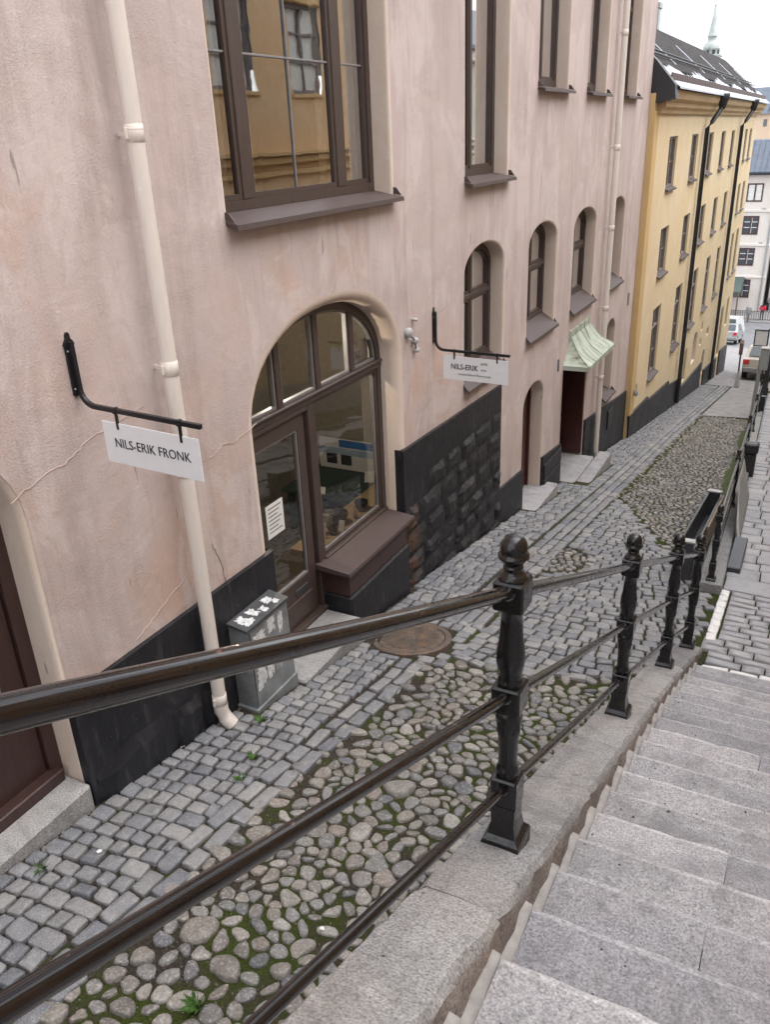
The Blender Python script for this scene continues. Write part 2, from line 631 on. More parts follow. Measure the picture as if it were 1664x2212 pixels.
M['iron'] = mk_iron('black_gloss_iron', (.005, .005, .0055), (.010, .009, .010), .2, .02, (.09, .05, .035), .1, .4)
M['rail'] = mk_iron('dark_brown_gloss_rail', (.0055, .0042, .0045), (.011, .0075, .0075), .22, .045, (.12, .055, .04), .6, .3, .15)
M['bracket'] = plain('black_bracket_paint', (.014, .014, .017), .35)
M['signw'] = plain('white_sign_board', (.80, .80, .82), .4, var=.02)
M['ink'] = plain('dark_lettering', (.03, .028, .035), .5)
M['ink_grey'] = plain('grey_lettering', (.14, .13, .13), .5)
M['kerb'] = mk_granite('kerb_granite', (.27, .267, .268), (.42, .417, .415), (.12, .118, .118), (.45, .38, .32), 120, .6, .4)
M['kerb_side'] = mk_granite('kerb_split_granite', (.24, .21, .195), (.36, .325, .30), (.10, .09, .085), (.4, .30, .23), 80, .95, .3)
M['step'] = mk_granite('step_granite', (.30, .295, .307), (.44, .435, .448), (.14, .135, .145), (.48, .40, .36), 120, .7, .3)
M['step_edge'] = mk_granite('worn_step_edge', (.40, .39, .40), (.55, .545, .55), (.22, .21, .22), (.52, .45, .41), 80, .5, .2)
M['mortar'] = plain('grey_mortar', (.36, .345, .335), .9, var=.18, nscale=20, bump=.4)
M['sett'] = mk_stone('sett_granite', [(.13, .135, .152), (.185, .187, .202), (.225, .222, .227), (.155, .162, .182), (.27, .263, .257), (.19, .189, .193)], .6, 150, .85)
M['cobble'] = mk_stone('cobble_stone', [(.14, .122, .107), (.195, .175, .153), (.245, .222, .197), (.175, .17, .158), (.10, .10, .108), (.205, .172, .147), (.30, .282, .256), (.16, .138, .118), (.195, .19, .186), (.13, .115, .10)], .6, 70, .9, .3)
M['flag'] = mk_stone('flagstone_granite', [(.33, .33, .35), (.38, .38, .40), (.43, .42, .43), (.36, .355, .37)], .7, 150, .3)
M['white_sett'] = plain('white_marked_sett', (.72, .71, .70), .6, var=.08, bump=.3)
M['dirt'] = mk_dirt()
M['asphalt'] = plain('asphalt', (.25, .238, .24), .85, var=.25, nscale=4, bump=.5)
M['asphalt2'] = plain('dark_asphalt', (.17, .172, .18), .8, var=.2, nscale=2, bump=.4)


def mk_rust():
    m = NM('rusty_cast_iron')
    n = m.noise(11, 6, .7)
    c = m.ramp(n, [(.32, (.07, .058, .05)), (.5, (.12, .092, .076)), (.66, (.18, .115, .075)), (.8, (.27, .18, .12))])
    return m.bsdf(c, .7, .1, m.bump(m.noise(80, 4, .7), .4, .003), .4)


def mk_copper():
    m = NM('verdigris_copper')
    n = m.noise(3.0, 4, .6, m.scl(m.pos, (1.2, 3.5, .7)), .3)
    c = m.ramp(n, [(.32, (.13, .11, .07)), (.42, (.29, .31, .24)), (.55, (.40, .45, .375)), (.78, (.46, .51, .44))])
    return m.bsdf(c, .6, .0, m.bump(m.noise(18, 4, .6), .3, .008), .4)


def mk_sticker():
    m = NM('peeled_sticker_panel')
    n = m.noise(15, 6, .7, m.scl(m.pos, (1.6, 1, 1)), .4)
    h = m.noise(7, 2, .5, m.scl(m.pos, (1, 1, 1), (2, 3, 4)))
    k = m.ramp(m.math('ADD', m.math('MULTIPLY', n, .6), m.math('MULTIPLY', h, .4)), [(.5, 0.0), (.515, 1.0)])
    c = m.mix(k, m.ramp(n, [(.3, (.03, .032, .034)), (.7, (.075, .078, .08))]), (.62, .62, .62))
    return m.bsdf(c, .5, 0, None, .4)


M['rust'] = mk_rust()
M['sticker_white'] = plain('torn_white_paper', (.58, .58, .58), .7, var=.35, nscale=30)
M['sticker_grey'] = plain('torn_grey_paper', (.30, .30, .31), .7, var=.4, nscale=30)
M['grit'] = plain('grey_brown_grit', (.17, .15, .13), .9, var=.6, nscale=60)
M['copper'] = mk_copper()
M['sticker'] = mk_sticker()
M['cabinet'] = plain('grey_cabinet_paint', (.19, .20, .205), .5, var=.3, nscale=6, bump=.15)
M['cabinet_dark'] = plain('dark_cabinet_lid', (.06, .063, .066), .5, var=.25, nscale=8)
M['tile'] = plain('dark_roof_tile', (.045, .04, .04), .75, var=.45, nscale=5, bump=.6)
M['tin'] = plain('pale_tin_eaves', (.50, .53, .60), .35, .35, var=.06)
M['tin_black'] = plain('black_tin', (.02, .02, .024), .45, var=.3, nscale=5)
M['snow_rail'] = plain('brown_snow_guard', (.11, .075, .07), .6)
M['slate'] = plain('blue_grey_roof', (.085, .105, .14), .5, .2, var=.2, nscale=1.5)
M['spire'] = plain('green_copper_spire', (.42, .46, .45), .6, var=.2, nscale=.4)
M['frame_grey'] = plain('grey_brown_frame', (.21, .18, .17), .6)
M['frame_red'] = plain('dark_red_frame', (.075, .03, .03), .6)
M['car_silver'] = plain('silver_car_paint', (.42, .43, .44), .3, .5, var=.03, coat=.6)
M['car_beige'] = plain('beige_car_paint', (.52, .47, .40), .35, .1, var=.04, coat=.4)
M['car_white'] = plain('white_car_paint', (.75, .75, .75), .3, 0, var=.03, coat=.5)
M['tyre'] = plain('tyre_rubber', (.02, .02, .02), .8)
M['car_glass'] = plain('car_window_glass', (.05, .06, .07), .06, 0, var=.1, spec=.9)
M['red_lens'] = plain('red_lamp_lens', (.55, .015, .02), .2, coat=.5)
M['plastic_grey'] = plain('grey_plastic', (.22, .22, .22), .5)
M['steel_pole'] = plain('galvanised_grey', (.36, .38, .39), .45, .4, var=.1)
M['sheet_grey'] = plain('matt_grey_sheet', (.24, .235, .225), .45, .2, var=.1, nscale=3)
M['pale_cap'] = plain('pale_grey_cap', (.40, .395, .39), .5)
M['tan'] = plain('tan_board', (.21, .165, .12), .7, nscale=6)
M['dark_steel'] = plain('dark_grey_steel', (.055, .055, .06), .4, .2, var=.2)
M['brown_board'] = plain('weathered_brown_board', (.17, .10, .08), .7, nscale=5)
M['concrete'] = plain('pale_concrete', (.40, .40, .39), .85, bump=.3)
M['red_jacket'] = plain('red_jacket_cloth', (.62, .03, .07), .8)
M['dark_cloth'] = plain('dark_trouser_cloth', (.02, .02, .025), .9)
M['skin'] = plain('skin', (.5, .33, .26), .6)
M['green_wood'] = plain('dark_green_board', (.03, .06, .045), .5)
M['blue'] = plain('blue_picture', (.04, .18, .50), .4, var=.3, nscale=3)
M['pale_blue'] = plain('pale_blue_picture', (.40, .52, .68), .4, var=.2, nscale=3)
M['paper'] = plain('white_paper', (.75, .74, .72), .7, var=.03)
M['ceramic'] = plain('dark_glazed_ceramic', (.035, .03, .03), .2, var=.4, nscale=12, coat=.4)
M['ceramic_pale'] = plain('pale_ceramic', (.42, .38, .33), .4, var=.2, nscale=12)
M['shade'] = plain('green_sun_blind', (.07, .10, .09), .7)
M['bark'] = plain('bark', (.07, .055, .04), .9)


def mk_leaf():
    m = NM('leaves')
    c = m.ramp(m.noise(1.2, 3, .6), [(.3, (.035, .06, .018)), (.7, (.10, .14, .045))])
    return m.bsdf(c, .7, 0, None, .3)


M['leaf'] = mk_leaf()
M['weed'] = plain('weed_green', (.06, .13, .02), .7, var=.4, nscale=40)


# ------------------------------------------------------------------ outlines in a facade plane (y, z)
def rect_outline(y0, y1, z0, z1):
    return [(y0, z0), (y1, z0), (y1, z1), (y0, z1)]


def arch_outline(y0, y1, zb, zs, zt, n=16, p=2.0):
    c, a, b = (y0 + y1) / 2, (y1 - y0) / 2, zt - zs
    out = [(y0, zb), (y1, zb)]
    for i in range(n + 1):
        t = math.pi * i / n
        cx, sx = math.cos(t), math.sin(t)
        out.append((c + a * math.copysign(abs(cx) ** (2 / p), cx), zs + b * abs(sx) ** (2 / p)))
    return out


def inset(poly, d):
    n = len(poly)
    res = []
    for i in range(n):
        p0, p1, p2 = poly[i - 1], poly[i], poly[(i + 1) % n]
        e1 = (p1[0] - p0[0], p1[1] - p0[1])
        e2 = (p2[0] - p1[0], p2[1] - p1[1])
        l1, l2 = math.hypot(*e1) or 1e-9, math.hypot(*e2) or 1e-9
        n1, n2 = (-e1[1] / l1, e1[0] / l1), (-e2[1] / l2, e2[0] / l2)
        m = (n1[0] + n2[0], n1[1] + n2[1])
        k = m[0] * m[0] + m[1] * m[1]
        s_ = 2 * d / k if k > .3 else d
        res.append((p1[0] + m[0] * s_, p1[1] + m[1] * s_))
    return res


def clip_rect(poly, y0, y1, z0, z1):
    def clip(P, inside, cut):
        out = []
        for i in range(len(P)):
            a, b = P[i - 1], P[i]
            ia, ib = inside(a), inside(b)
            if ia != ib:
                out.append(cut(a, b))
            if ib:
                out.append(b)
        return out

    def cy(v):
        return lambda a, b: (v, a[1] + (b[1] - a[1]) * (v - a[0]) / (b[0] - a[0]))

    def cz(v):
        return lambda a, b: (a[0] + (b[0] - a[0]) * (v - a[1]) / (b[1] - a[1]), v)
    P = clip(list(poly), lambda p: p[0] >= y0, cy(y0))
    P = clip(P, lambda p: p[0] <= y1, cy(y1)) if P else P
    P = clip(P, lambda p: p[1] >= z0, cz(z0)) if P else P
    P = clip(P, lambda p: p[1] <= z1, cz(z1)) if P else P
    out = []
    for q in P:
        if not out or math.hypot(q[0] - out[-1][0], q[1] - out[-1][1]) > .004:
            out.append(q)
    if len(out) > 2 and math.hypot(out[0][0] - out[-1][0], out[0][1] - out[-1][1]) < .004:
        out.pop()
    return out


def in_poly(p, poly):
    c = False
    for i in range(len(poly)):
        a, b = poly[i - 1], poly[i]
        if (a[1] > p[1]) != (b[1] > p[1]) and p[0] < (b[0] - a[0]) * (p[1] - a[1]) / (b[1] - a[1]) + a[0]:
            c = not c
    return c


def facade(name, mat, parent, x, outer, holes, sgn=1):
    V, E = [], []
    for loop in [outer] + holes:
        b = len(V)
        V += [Vector(p) for p in loop]
        E += [(b + i, b + (i + 1) % len(loop)) for i in range(len(loop))]
    v, e, f, *_ = delaunay_2d_cdt(V, E, [], 0, 1e-6)
    mb = MB()
    F = []
    for t in f:
        c = (sum(v[i].x for i in t) / 3, sum(v[i].y for i in t) / 3)
        if in_poly(c, outer) and not any(in_poly(c, h) for h in holes):
            F.append(tuple(t) if sgn > 0 else tuple(t)[::-1])
    mb.add([(x, p.x, p.y) for p in v], F)
    return mb.build(name, mat, parent)


def ring(mb, outer, inner, x0, x1):
    """frame ring between two loops, front at x0, back at x1 (x0 > x1)"""
    n = len(outer)
    V = [(x0, *p) for p in outer] + [(x0, *p) for p in inner] + [(x1, *p) for p in inner] + [(x1, *p) for p in outer]
    F = []
    for i in range(n):
        j = (i + 1) % n
        F += [(i, j, n + j, n + i), (n + i, n + j, 2 * n + j, 2 * n + i), (3 * n + i, 3 * n + j, j, i)]
    mb.add(V, F)


def reveal(name, mat, parent, outline, x, depth, rb=.03, steps=4):
    rows = []
    for i in range(steps + 1):
        t = math.pi / 2 * i / steps
        rows.append((inset(outline, -rb * (1 - math.sin(t))), x - rb * (1 - math.cos(t))))
    rows.append((outline, x - depth - .09))
    n = len(outline)
    V = [(xx, *p) for lp, xx in rows for p in lp]
    F = []
    for i in range(len(rows) - 1):
        for k in range(n):
            F.append((i * n + k, i * n + (k + 1) % n, (i + 1) * n + (k + 1) % n, (i + 1) * n + k))
    mb = MB()
    mb.add(V, F, True)
    return mb.build(name, mat, parent, sharp=40)


def pane(parent, mat, poly, x, tilt=.004):
    if len(poly) < 3:
        return
    cy_ = sum(p[0] for p in poly) / len(poly)
    cz_ = sum(p[1] for p in poly) / len(poly)
    a, b = rnd.uniform(-tilt, tilt), rnd.uniform(-tilt, tilt)
    mb = MB()
    mb.add([(x + a * (p[0] - cy_) + b * (p[1] - cz_), *p) for p in poly], [tuple(range(len(poly)))])
    return mb.build('pane', mat, parent)


def curtain(parent, y0, y1, z0, z1, x, mat=None):
    mb = MB()
    n = max(6, int((y1 - y0) / .018))
    V = []
    ph = rnd.uniform(0, 6)
    for i in range(n + 1):
        y = y0 + (y1 - y0) * i / n
        xx = x + .018 * math.sin(y * 55 + ph) + .008 * math.sin(y * 131 + ph)
        V += [(xx, y, z0), (xx, y, z1)]
    mb.add(V, [(2 * i, 2 * i + 2, 2 * i + 3, 2 * i + 1) for i in range(n)], True)
    return mb.build('curtain', mat or M['curtain'], parent)


def sill(parent, y0, y1, x_in, z_in, x_out, z_out, mat, up=True):
    mb = MB()
    mb.prism([(x_in, z_in), (x_out, z_out), (x_out + .004, z_out - .035), (x_out - .012, z_out - .035), (x_out - .016, z_out - .012), (x_in, z_in - .03)], 1, y0, y1)
    if up:
        for yy in (y0, y1 - .012):
            mb.prism([(x_in, z_in), (x_out - .02, z_out + .01), (x_out - .07, z_out + .075), (x_in, z_in + .06)], 1, yy, yy + .012)
    return mb.build('sill', mat, parent)


def window(house, outline, x, depth, vbars=(), hbars=(), fw=.07, mat=None, glass=None, bar_w=.06, sash=.035,
           sill_at=None, reveal_mat='cream', rb=.03, curtains=(), muntins=(), thin=.016, cols=None):
    """window: a frame (with the pieces in it as its children) set back in a wall opening"""
    mat = mat or M['wood']
    glass = glass or M['glass']
    xf = x - depth
    mb = MB()
    inner = inset(outline, fw)
    ring(mb, inset(outline, .002), inner, xf, xf - .07)
    fr = mb.build('window', mat, house)
    if reveal_mat:
        reveal('reveal', M[reveal_mat], fr, lowered(outline, *sill_at, x, depth) if sill_at else outline, x, depth, rb)
    ys = [p[0] for p in inner]
    zs = [p[1] for p in inner]
    ya, yb, za, zb = min(ys), max(ys), min(zs), max(zs)
    for v in vbars:
        top = max((q[1] for q in clip_rect(inner, v - .004, v + .004, -99, 99)), default=zb)
        bot = max([za] + [h for h in hbars if False])
        b = MB()
        b.box(xf - .066, xf - .004, v - bar_w / 2, v + bar_w / 2, bot, top + .03, .006)
        b.build('mullion', mat, fr)
    for h in hbars:
        b = MB()
        pl = clip_rect(inner, -99, 99, h - .003, h + .003)
        b.box(xf - .068, xf - .001, min(p[0] for p in pl) - .01, max(p[0] for p in pl) + .01, h - bar_w / 2, h + bar_w / 2, .006)
        b.build('transom', mat, fr)
    ye = [ya - .01] + [q for v in sorted(vbars) for q in (v - bar_w / 2, v + bar_w / 2)] + [yb + .01]
    ze = [za - .01] + [q for h in sorted(hbars) for q in (h - bar_w / 2, h + bar_w / 2)] + [zb + .01]
    for i in range(0, len(ye), 2):
        for j in range(0, len(ze), 2):
            cell = clip_rect(inner, ye[i], ye[i + 1], ze[j], ze[j + 1])
            if len(cell) < 3:
                continue
            gl = cell
            if sash:
                c0, c1 = inset(cell, .001), inset(cell, sash)
                sb = MB()
                ring(sb, c0, c1, xf - .016, xf - .06)
                sb.build('sash', mat, fr)
                gl = inset(cell, sash * .7)
            pane(fr, glass, gl, xf - .04)
            cys = [p[0] for p in gl]
            czs = [p[1] for p in gl]
            for (kind, val) in muntins:
                b = MB()
                if kind == 'h' and min(czs) < val < max(czs):
                    q = clip_rect(gl, -99, 99, val - .003, val + .003)
                    b.box(xf - .05, xf - .026, min(p[0] for p in q), max(p[0] for p in q), val - thin / 2, val + thin / 2, .003)
                    b.build('glazing_bar', M['putty'] if mat is M['wood'] else mat, fr)
                if kind == 'v' and min(cys) < val < max(cys):
                    q = clip_rect(gl, val - .003, val + .003, -99, 99)
                    b.box(xf - .052, xf - .024, val - thin / 2, val + thin / 2, min(p[1] for p in q), max(p[1] for p in q), .003)
                    b.build('glazing_bar', M['putty'] if mat is M['wood'] else mat, fr)
    for (c0, c1, d0, d1) in curtains:
        curtain(fr, c0, c1, d0, d1, xf - .11)
    if sill_at:
        zi, xo, zo = sill_at
        y0, y1 = outline[0][0], outline[1][0]
        sill(fr, y0 - .035, y1 + .035, xf + .002, zi, xo, zo, M['sill'] if mat is M['wood'] else M['sill'], mat is M['wood'])
    return fr


# ================================================================== PINK HOUSE
XW = -3.6
pink = empty('pink_house', (-3.6, 9, S(0, 9)), 'pink plastered old house with arched windows, brown frames and black stone base', 'house')
D_ = .18
UP = [rect_outline(4.66, 7.09, -.43, 2.35), rect_outline(8.85, 10.2, -.43, 2.35), rect_outline(11.3, 12.65, .56, 3.3),
      rect_outline(13.68, 14.86, .56, 3.3), rect_outline(16.15, 17.2, .56, 3.3)]
AR = [arch_outline(8.82, 10.14, -2.62, -1.47, -1.16), arch_outline(11.13, 12.44, -2.55, -1.44, -1.16),
      arch_outline(13.38, 14.77, -2.58, -1.43, -1.16), arch_outline(15.87, 16.95, -2.6, -1.42, -1.16)]
LOW = arch_outline(16.08, 16.88, -4.9, -3.72, -3.43)
STORE = arch_outline(4.72, 7.08, -4.6, -1.98, -1.25, 22, 2.15)
LDOOR = arch_outline(1.25, 2.6, -3.85, -1.8, -1.2)
ADOOR = arch_outline(11.1, 12.08, -5.6, -3.72, -3.42)
PORCH = rect_outline(13.15, 14.76, -6.1, -3.5)
outer = [(-3.0, -3.2), (18.46, -7.2), (18.46, 5.2), (-3.0, 5.2)]
RB = .03
RBS = .10
SPEC = {}


def lowered(outline, zi, xo, zo, x, depth):
    # the opening reaches down to where the sill crosses the wall face
    d = zi - zo
    zc = zi - d * depth / (depth + xo - x) - .012
    zb0 = min(p[1] for p in outline)
    return [(p[0], zc) if p[1] <= zb0 + 1e-6 else p for p in outline]


SILLS = {0: (-.43, -3.5, -.485), 1: (-.43, -3.5, -.485), 2: (.56, -3.5, .5), 3: (.56, -3.5, .5), 4: (.56, -3.5, .5), 5: (.3, -3.5, .25)}
ASILLS = [(b_ + .02, -3.525, b_ - .15) for b_ in (-2.62, -2.55, -2.58, -2.6)]
UPH = [lowered(o, *SILLS[i], XW, D_) for i, o in enumerate(UP)]
ARH = [lowered(o, *ASILLS[i], XW, D_) for i, o in enumerate(AR)]
LOWH = lowered(LOW, -4.88, -3.5, -4.98, XW, D_)
holes = [inset(o, -RB) for o in UPH + ARH + [LOWH, LDOOR, ADOOR, PORCH]] + [inset(STORE, -RBS)]
facade('wall', M['pink'], pink, XW, outer, holes)
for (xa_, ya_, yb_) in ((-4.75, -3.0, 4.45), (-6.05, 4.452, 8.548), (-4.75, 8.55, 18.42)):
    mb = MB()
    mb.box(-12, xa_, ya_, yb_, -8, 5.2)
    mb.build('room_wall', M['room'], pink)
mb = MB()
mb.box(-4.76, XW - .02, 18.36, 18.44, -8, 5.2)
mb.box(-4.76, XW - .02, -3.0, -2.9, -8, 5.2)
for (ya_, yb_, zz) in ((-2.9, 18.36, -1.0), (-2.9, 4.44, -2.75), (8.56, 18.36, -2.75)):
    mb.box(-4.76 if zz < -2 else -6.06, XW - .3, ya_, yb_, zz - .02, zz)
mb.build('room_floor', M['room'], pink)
mb = MB()
mb.box(-12, XW + .25, -3.0, 18.46, 5.2, 5.5)
mb.build('roof_edge', M['tin_black'], pink)

cz = (-.38, 2.25)
window(pink, UP[0], XW, D_, (5.17, 6.52), (), .07, sill_at=(-.43, -3.5, -.485), muntins=(('h', .57), ('v', 5.845)), bar_w=.12,
       curtains=((4.78, 5.12, *cz), (5.28, 5.42, *cz), (6.3, 6.44, *cz), (6.58, 6.98, *cz)), sash=.04)
window(pink, UP[1], XW, D_, (9.45,), (), .08, sill_at=(-.43, -3.5, -.485), curtains=((9.55, 9.95, *cz), (8.95, 9.1, *cz)))
for o in UP[2:5]:
    c = (o[0][0] + o[1][0]) / 2
    window(pink, o, XW, D_, (c,), (1.9,), .08, sill_at=(.56, -3.5, .5), curtains=((o[0][0] + .1, c - .05, .62, 3.2), (c + .1, o[1][0] - .12, .62, 3.2)))
for o, b in zip(AR, (-2.62, -2.55, -2.58, -2.6)):
    c = (o[0][0] + o[1][0]) / 2
    window(pink, o, XW, D_, (c,), (-1.78,), .075, sill_at=(b + .02, -3.525, b - .15), curtains=((o[0][0] + .1, c + .02, b + .1, -1.3), (c + .06, o[1][0] - .1, b + .1, -1.3)))
window(pink, LOW, XW, D_, (16.48,), (-3.95,), .06, sill_at=(-4.88, -3.5, -4.98))

# ---- shop front: arched opening with door on the left, display window on the right
XS = XW - .19
shop = MB()
inn = inset(STORE, .075)
ring(shop, inset(STORE, .002), inn, XS, XS - .08)
shop = shop.build('shop_window', M['wood'], pink)
reveal('reveal', M['cream'], shop, STORE, XW, .19, RBS, 7)
b = MB()
b.box(XS - .085, XS + .012, 4.725, 7.075, -2.06, -1.99, .008)
b.box(XS - .085, XS + .03, 4.73, 7.07, -2.005, -1.975, .008)
b.build('transom', M['wood'], shop)
for v in (5.33, 5.93, 6.54):
    top = max(q[1] for q in clip_rect(inn, v - .004, v + .004, -99, 99))
    b = MB()
    b.box(XS - .08, XS - .002, v - .04, v + .04, -1.98, top + .03, .008)
    b.build('mullion', M['wood'], shop)
edges = [4.7, 5.29, 5.37, 5.89, 5.97, 6.5, 6.58, 7.1]
for i in range(0, 8, 2):
    cell = clip_rect(inn, edges[i], edges[i + 1], -1.975, 0)
    pane(shop, M['glass_shop'], cell, XS - .045, .003)
    sb = MB()
    ring(sb, inset(cell, .001), inset(cell, .022), XS - .02, XS - .06)
    sb.build('sash', M['putty'], shop)
b = MB()
b.box(XS - .085, XS + .004, 5.70, 5.80, -4.5, -2.055, .008)
b.build('mullion', M['wood'], shop)
# big display pane
big = rect_outline(5.80, 7.005, -3.58, -2.06)
sb = MB()
ring(sb, big, inset(big, .035), XS - .01, XS - .07)
sb.build('sash', M['wood'], shop)
sb = MB()
ring(sb, inset(big, .035), inset(big, .048), XS - .03, XS - .06)
sb.build('putty_bead', M['putty'], shop)
pane(shop, M['glass_shop'], inset(big, .03), XS - .045, .001)
b = MB()
b.box(XS - .09, XS + .03, 5.80, 7.07, -3.66, -3.58, .008)
b.build('bottom_rail', M['wood'], shop)
# bay below the display window
b = MB()
b.prism([(XS - .02, -3.60), (-3.445, -3.635), (-3.44, -3.665), (XS - .02, -3.66)], 1, 5.66, 7.06)
b.build('shelf_board', M['sill'], shop)
b = MB()
b.box(XS - .05, -3.50, 5.74, 6.98, -3.93, -3.66, .01)
b.build('bay_panel', M['wood_dark'], shop)
b = MB()
b.box(XS - .05, -3.485, 5.735, 7.0, -4.75, -3.935, .02)
b.build('bay_base', M['black'], shop)
# notices behind the fanlight and on the door
b = MB()
b.box(XS - .10, XS - .098, 6.56, 6.98, -1.97, -1.76)
nt_ = b.build('notice', M['paper'], shop)
text_mesh('2FIL', .10, M['ink_grey'], 'lettering', shop, (XS - .096, 6.78, -1.89), (0, 1, 0), (0, 0, 1))

# shop door
door = MB()
dl = rect_outline(4.745, 5.70, -4.08, -2.07)
gl = rect_outline(4.88, 5.55, -3.62, -2.24)
ring(door, dl, inset(dl, .001), XS, XS - .05)
ring(door, [(4.80, -4.07), (5.655, -4.07), (5.655, -2.11), (4.80, -2.11)], gl, XS - .02, XS - .07)
door = door.build('door', M['wood'], pink)
pane(door, M['glass_shop'], inset(gl, -.01), XS - .05, .002)
sb = MB()
ring(sb, gl, inset(gl, .018), XS - .028, XS - .06)
sb.build('glazing_bead', M['putty'], door)
b = MB()
b.box(XS - .05, XS + .004, 4.75, 5.70, -2.11, -2.06, .008)
b.build('door_head', M['wood'], door)
b = MB()
b.box(XS - .022, XS - .012, 5.30, 5.50, -3.76, -3.70, .004)
b.build('letter_slot', M['dark_steel'], door)
b = MB()
b.box(XS - .02, XS - .008, 4.9, 5.56, -4.02, -3.80, .008)
b.build('door_panel', M['wood'], door)
b = MB()
b.box(XS - .046, XS - .043, 5.02, 5.27, -3.06, -2.76)
b.build('paper_notice', M['paper'], door)
for k in range(7):
    b = MB()
    b.box(XS - .0425, XS - .0420, 5.05, 5.24 - .03 * (k % 3), -2.80 - .036 * k, -2.79 - .036 * k)
    b.build('print_line', M['ink_grey'], door)
b = MB()
b.box(XS - .1, -3.32, 4.64, 5.73, -4.55, -4.11, .015)
b.build('doorstep', M['kerb'], door)
b = MB()
b.box(XS - .1, XS + .04, 4.74, 5.76, -4.112, -4.065, .01)
b.build('threshold', M['wood'], door)

# ---- left door (only its right edge is in view)
ld = MB()
ring(ld, inset(LDOOR, .002), inset(LDOOR, .09), XW - .19, XW - .27)
ld = ld.build('door', M['wood_dark'], pink)
reveal('reveal', M['cream'], ld, LDOOR, XW, .19, .05, 5)
lf = [(1.36, -3.5), (2.5, -3.5), (2.5, -1.5), (1.36, -1.5)]
lg = [(1.52, -3.0), (2.36, -3.0), (2.36, -1.9), (1.52, -1.9)]
b = MB()
ring(b, lf, lg, XW - .215, XW - .26)
b.build('door_leaf', M['wood_dark'], ld)
pane(ld, M['glass_shop'], inset(lg, -.01), XW - .24)
b = MB()
ring(b, lg, inset(lg, .02), XW - .222, XW - .25)
b.build('glazing_bead', M['putty'], ld)
b = MB()
b.box(XW - .216, XW - .206, 2.02, 2.24, -3.16, -3.10, .003)
b.build('letter_slot', M['steel_pole'], ld)
b = MB()
b.box(XW - .22, XW - .13, 1.30, 2.56, -3.58, -3.49, .008)
b.build('threshold', M['wood_dark'], ld)
b = MB()
b.box(XW - .3, -3.555, 1.2, 2.595, -3.95, -3.575, .02)
b.build('doorstep', M['kerb'], ld)

# ---- arched door
ad = MB()
ring(ad, inset(ADOOR, .002), inset(ADOOR, .06), XW - .2, XW - .28)
ad = ad.build('door', M['wood_red'], pink)
reveal('reveal', M['cream'], ad, ADOOR, XW, .2, .03)
il = inset(ADOOR, .055)
b = MB()
b.add([(XW - .235, *p) for p in il], [tuple(range(len(il)))])
b.build('door_leaf', M['wood_red'], ad)
for yy in (11.3, 11.48, 11.66, 11.84):
    b = MB()
    b.box(XW - .236, XW - .226, yy - .08, yy + .08, -5.3, -3.6, .006)
    b.build('door_board', M['wood_red'], ad)
b = MB()
b.box(XW - .3, -3.36, 10.98, 12.3, -5.9, -5.27, .02)
b.build('doorstep', M['step'], ad)

# ---- porch with red doors and copper canopy
pd = MB()
pd.box(XW - .52, XW - .44, 13.0, 14.9, -6.2, -3.4)
pd = pd.build('door', M['wood_red'], pink)
reveal('reveal', M['cream'], pd, PORCH, XW, .1, .03)
b = MB()
b.box(XW - .5, XW - .02, 14.70, 14.755, -5.62, -3.52)
b.box(XW - .5, XW - .02, 13.155, 13.21, -5.62, -3.52)
b.box(XW - .5, XW - .02, 13.16, 14.75, -3.56, -3.51)
b.build('porch_lining', M['wood_red'], pd)
for ya, yb in ((13.24, 13.93), (13.97, 14.66)):
    b = MB()
    b.box(XW - .445, XW - .40, ya, yb, -5.62, -4.9, .02)
    b.box(XW - .445, XW - .40, ya, yb, -4.85, -3.6, .02)
    b.build('door_leaf', M['wood_red'], pd)
b = MB()
b.box(XW - .48, -3.36, 13.22, 14.74, -6.2, -5.66, .02)
b.build('doorstep', M['step'], pd)
b = MB()
b.box(-3.36, -3.12, 13.25, 15.15, -6.3, -5.69, .02)
b.build('doorstep', M['step'], pd)

cano = MB()
prof = [(0, 0.0), (.25, .16), (.5, .33), (.72, .58), (1.0, 1.0)]   # (toward wall, up)
yl0, yr0, yl1, yr1, xo, xi, z0, z1 = 13.12, 14.93, 13.46, 14.64, -3.17, -3.575, -3.53, -3.12
L1, L2, L3, L4 = [], [], [], []
for t, u in prof:
    yl, yr = yl0 + (yl1 - yl0) * u ** .8, yr0 + (yr1 - yr0) * u ** .8
    xx = xo + (xi - xo) * t
    z = z0 + (z1 - z0) * u
    L1.append((XW - .01, yl0 + (yl1 - yl0) * t, z))
    L2.append((xx, yl0 + (yl1 - yl0) * t, z))
    L3.append((xx, yr0 + (yr1 - yr0) * t, z))
    L4.append((XW - .01, yr0 + (yr1 - yr0) * t, z))
n = len(prof)
V = L1 + L2 + L3 + L4
F = []
for i in range(n - 1):
    for a in range(3):
        F.append((a * n + i, (a + 1) * n + i, (a + 1) * n + i + 1, a * n + i + 1))
cano.add(V, F)
cano.box(XW - .01, xo, yl0, yr0, z0 - .075, z0 - .002)
cano.box(XW - .01, XW + .03, yl1 - .05, yr1 + .05, z1 - .06, z1 + .10)
cn = cano.build('canopy', M['copper'], pink)
for k, (a, c) in enumerate(((L2[0], L2[-1]), (L3[0], L3[-1]))):
    b = MB()
    b.tube([q for q in (L2 if k == 0 else L3)], .012, 6)
    b.build('ridge_seam', M['copper'], cn)
for yy in (14.03,):
    b = MB()
    b.tube([(xo + (xi - xo) * t + .004, 14.03 + (yy - 14.03) * (1 - .25 * t), z0 + (z1 - z0) * u + .006) for t, u in prof], .007, 5)
    b.build('standing_seam', M['copper'], cn)

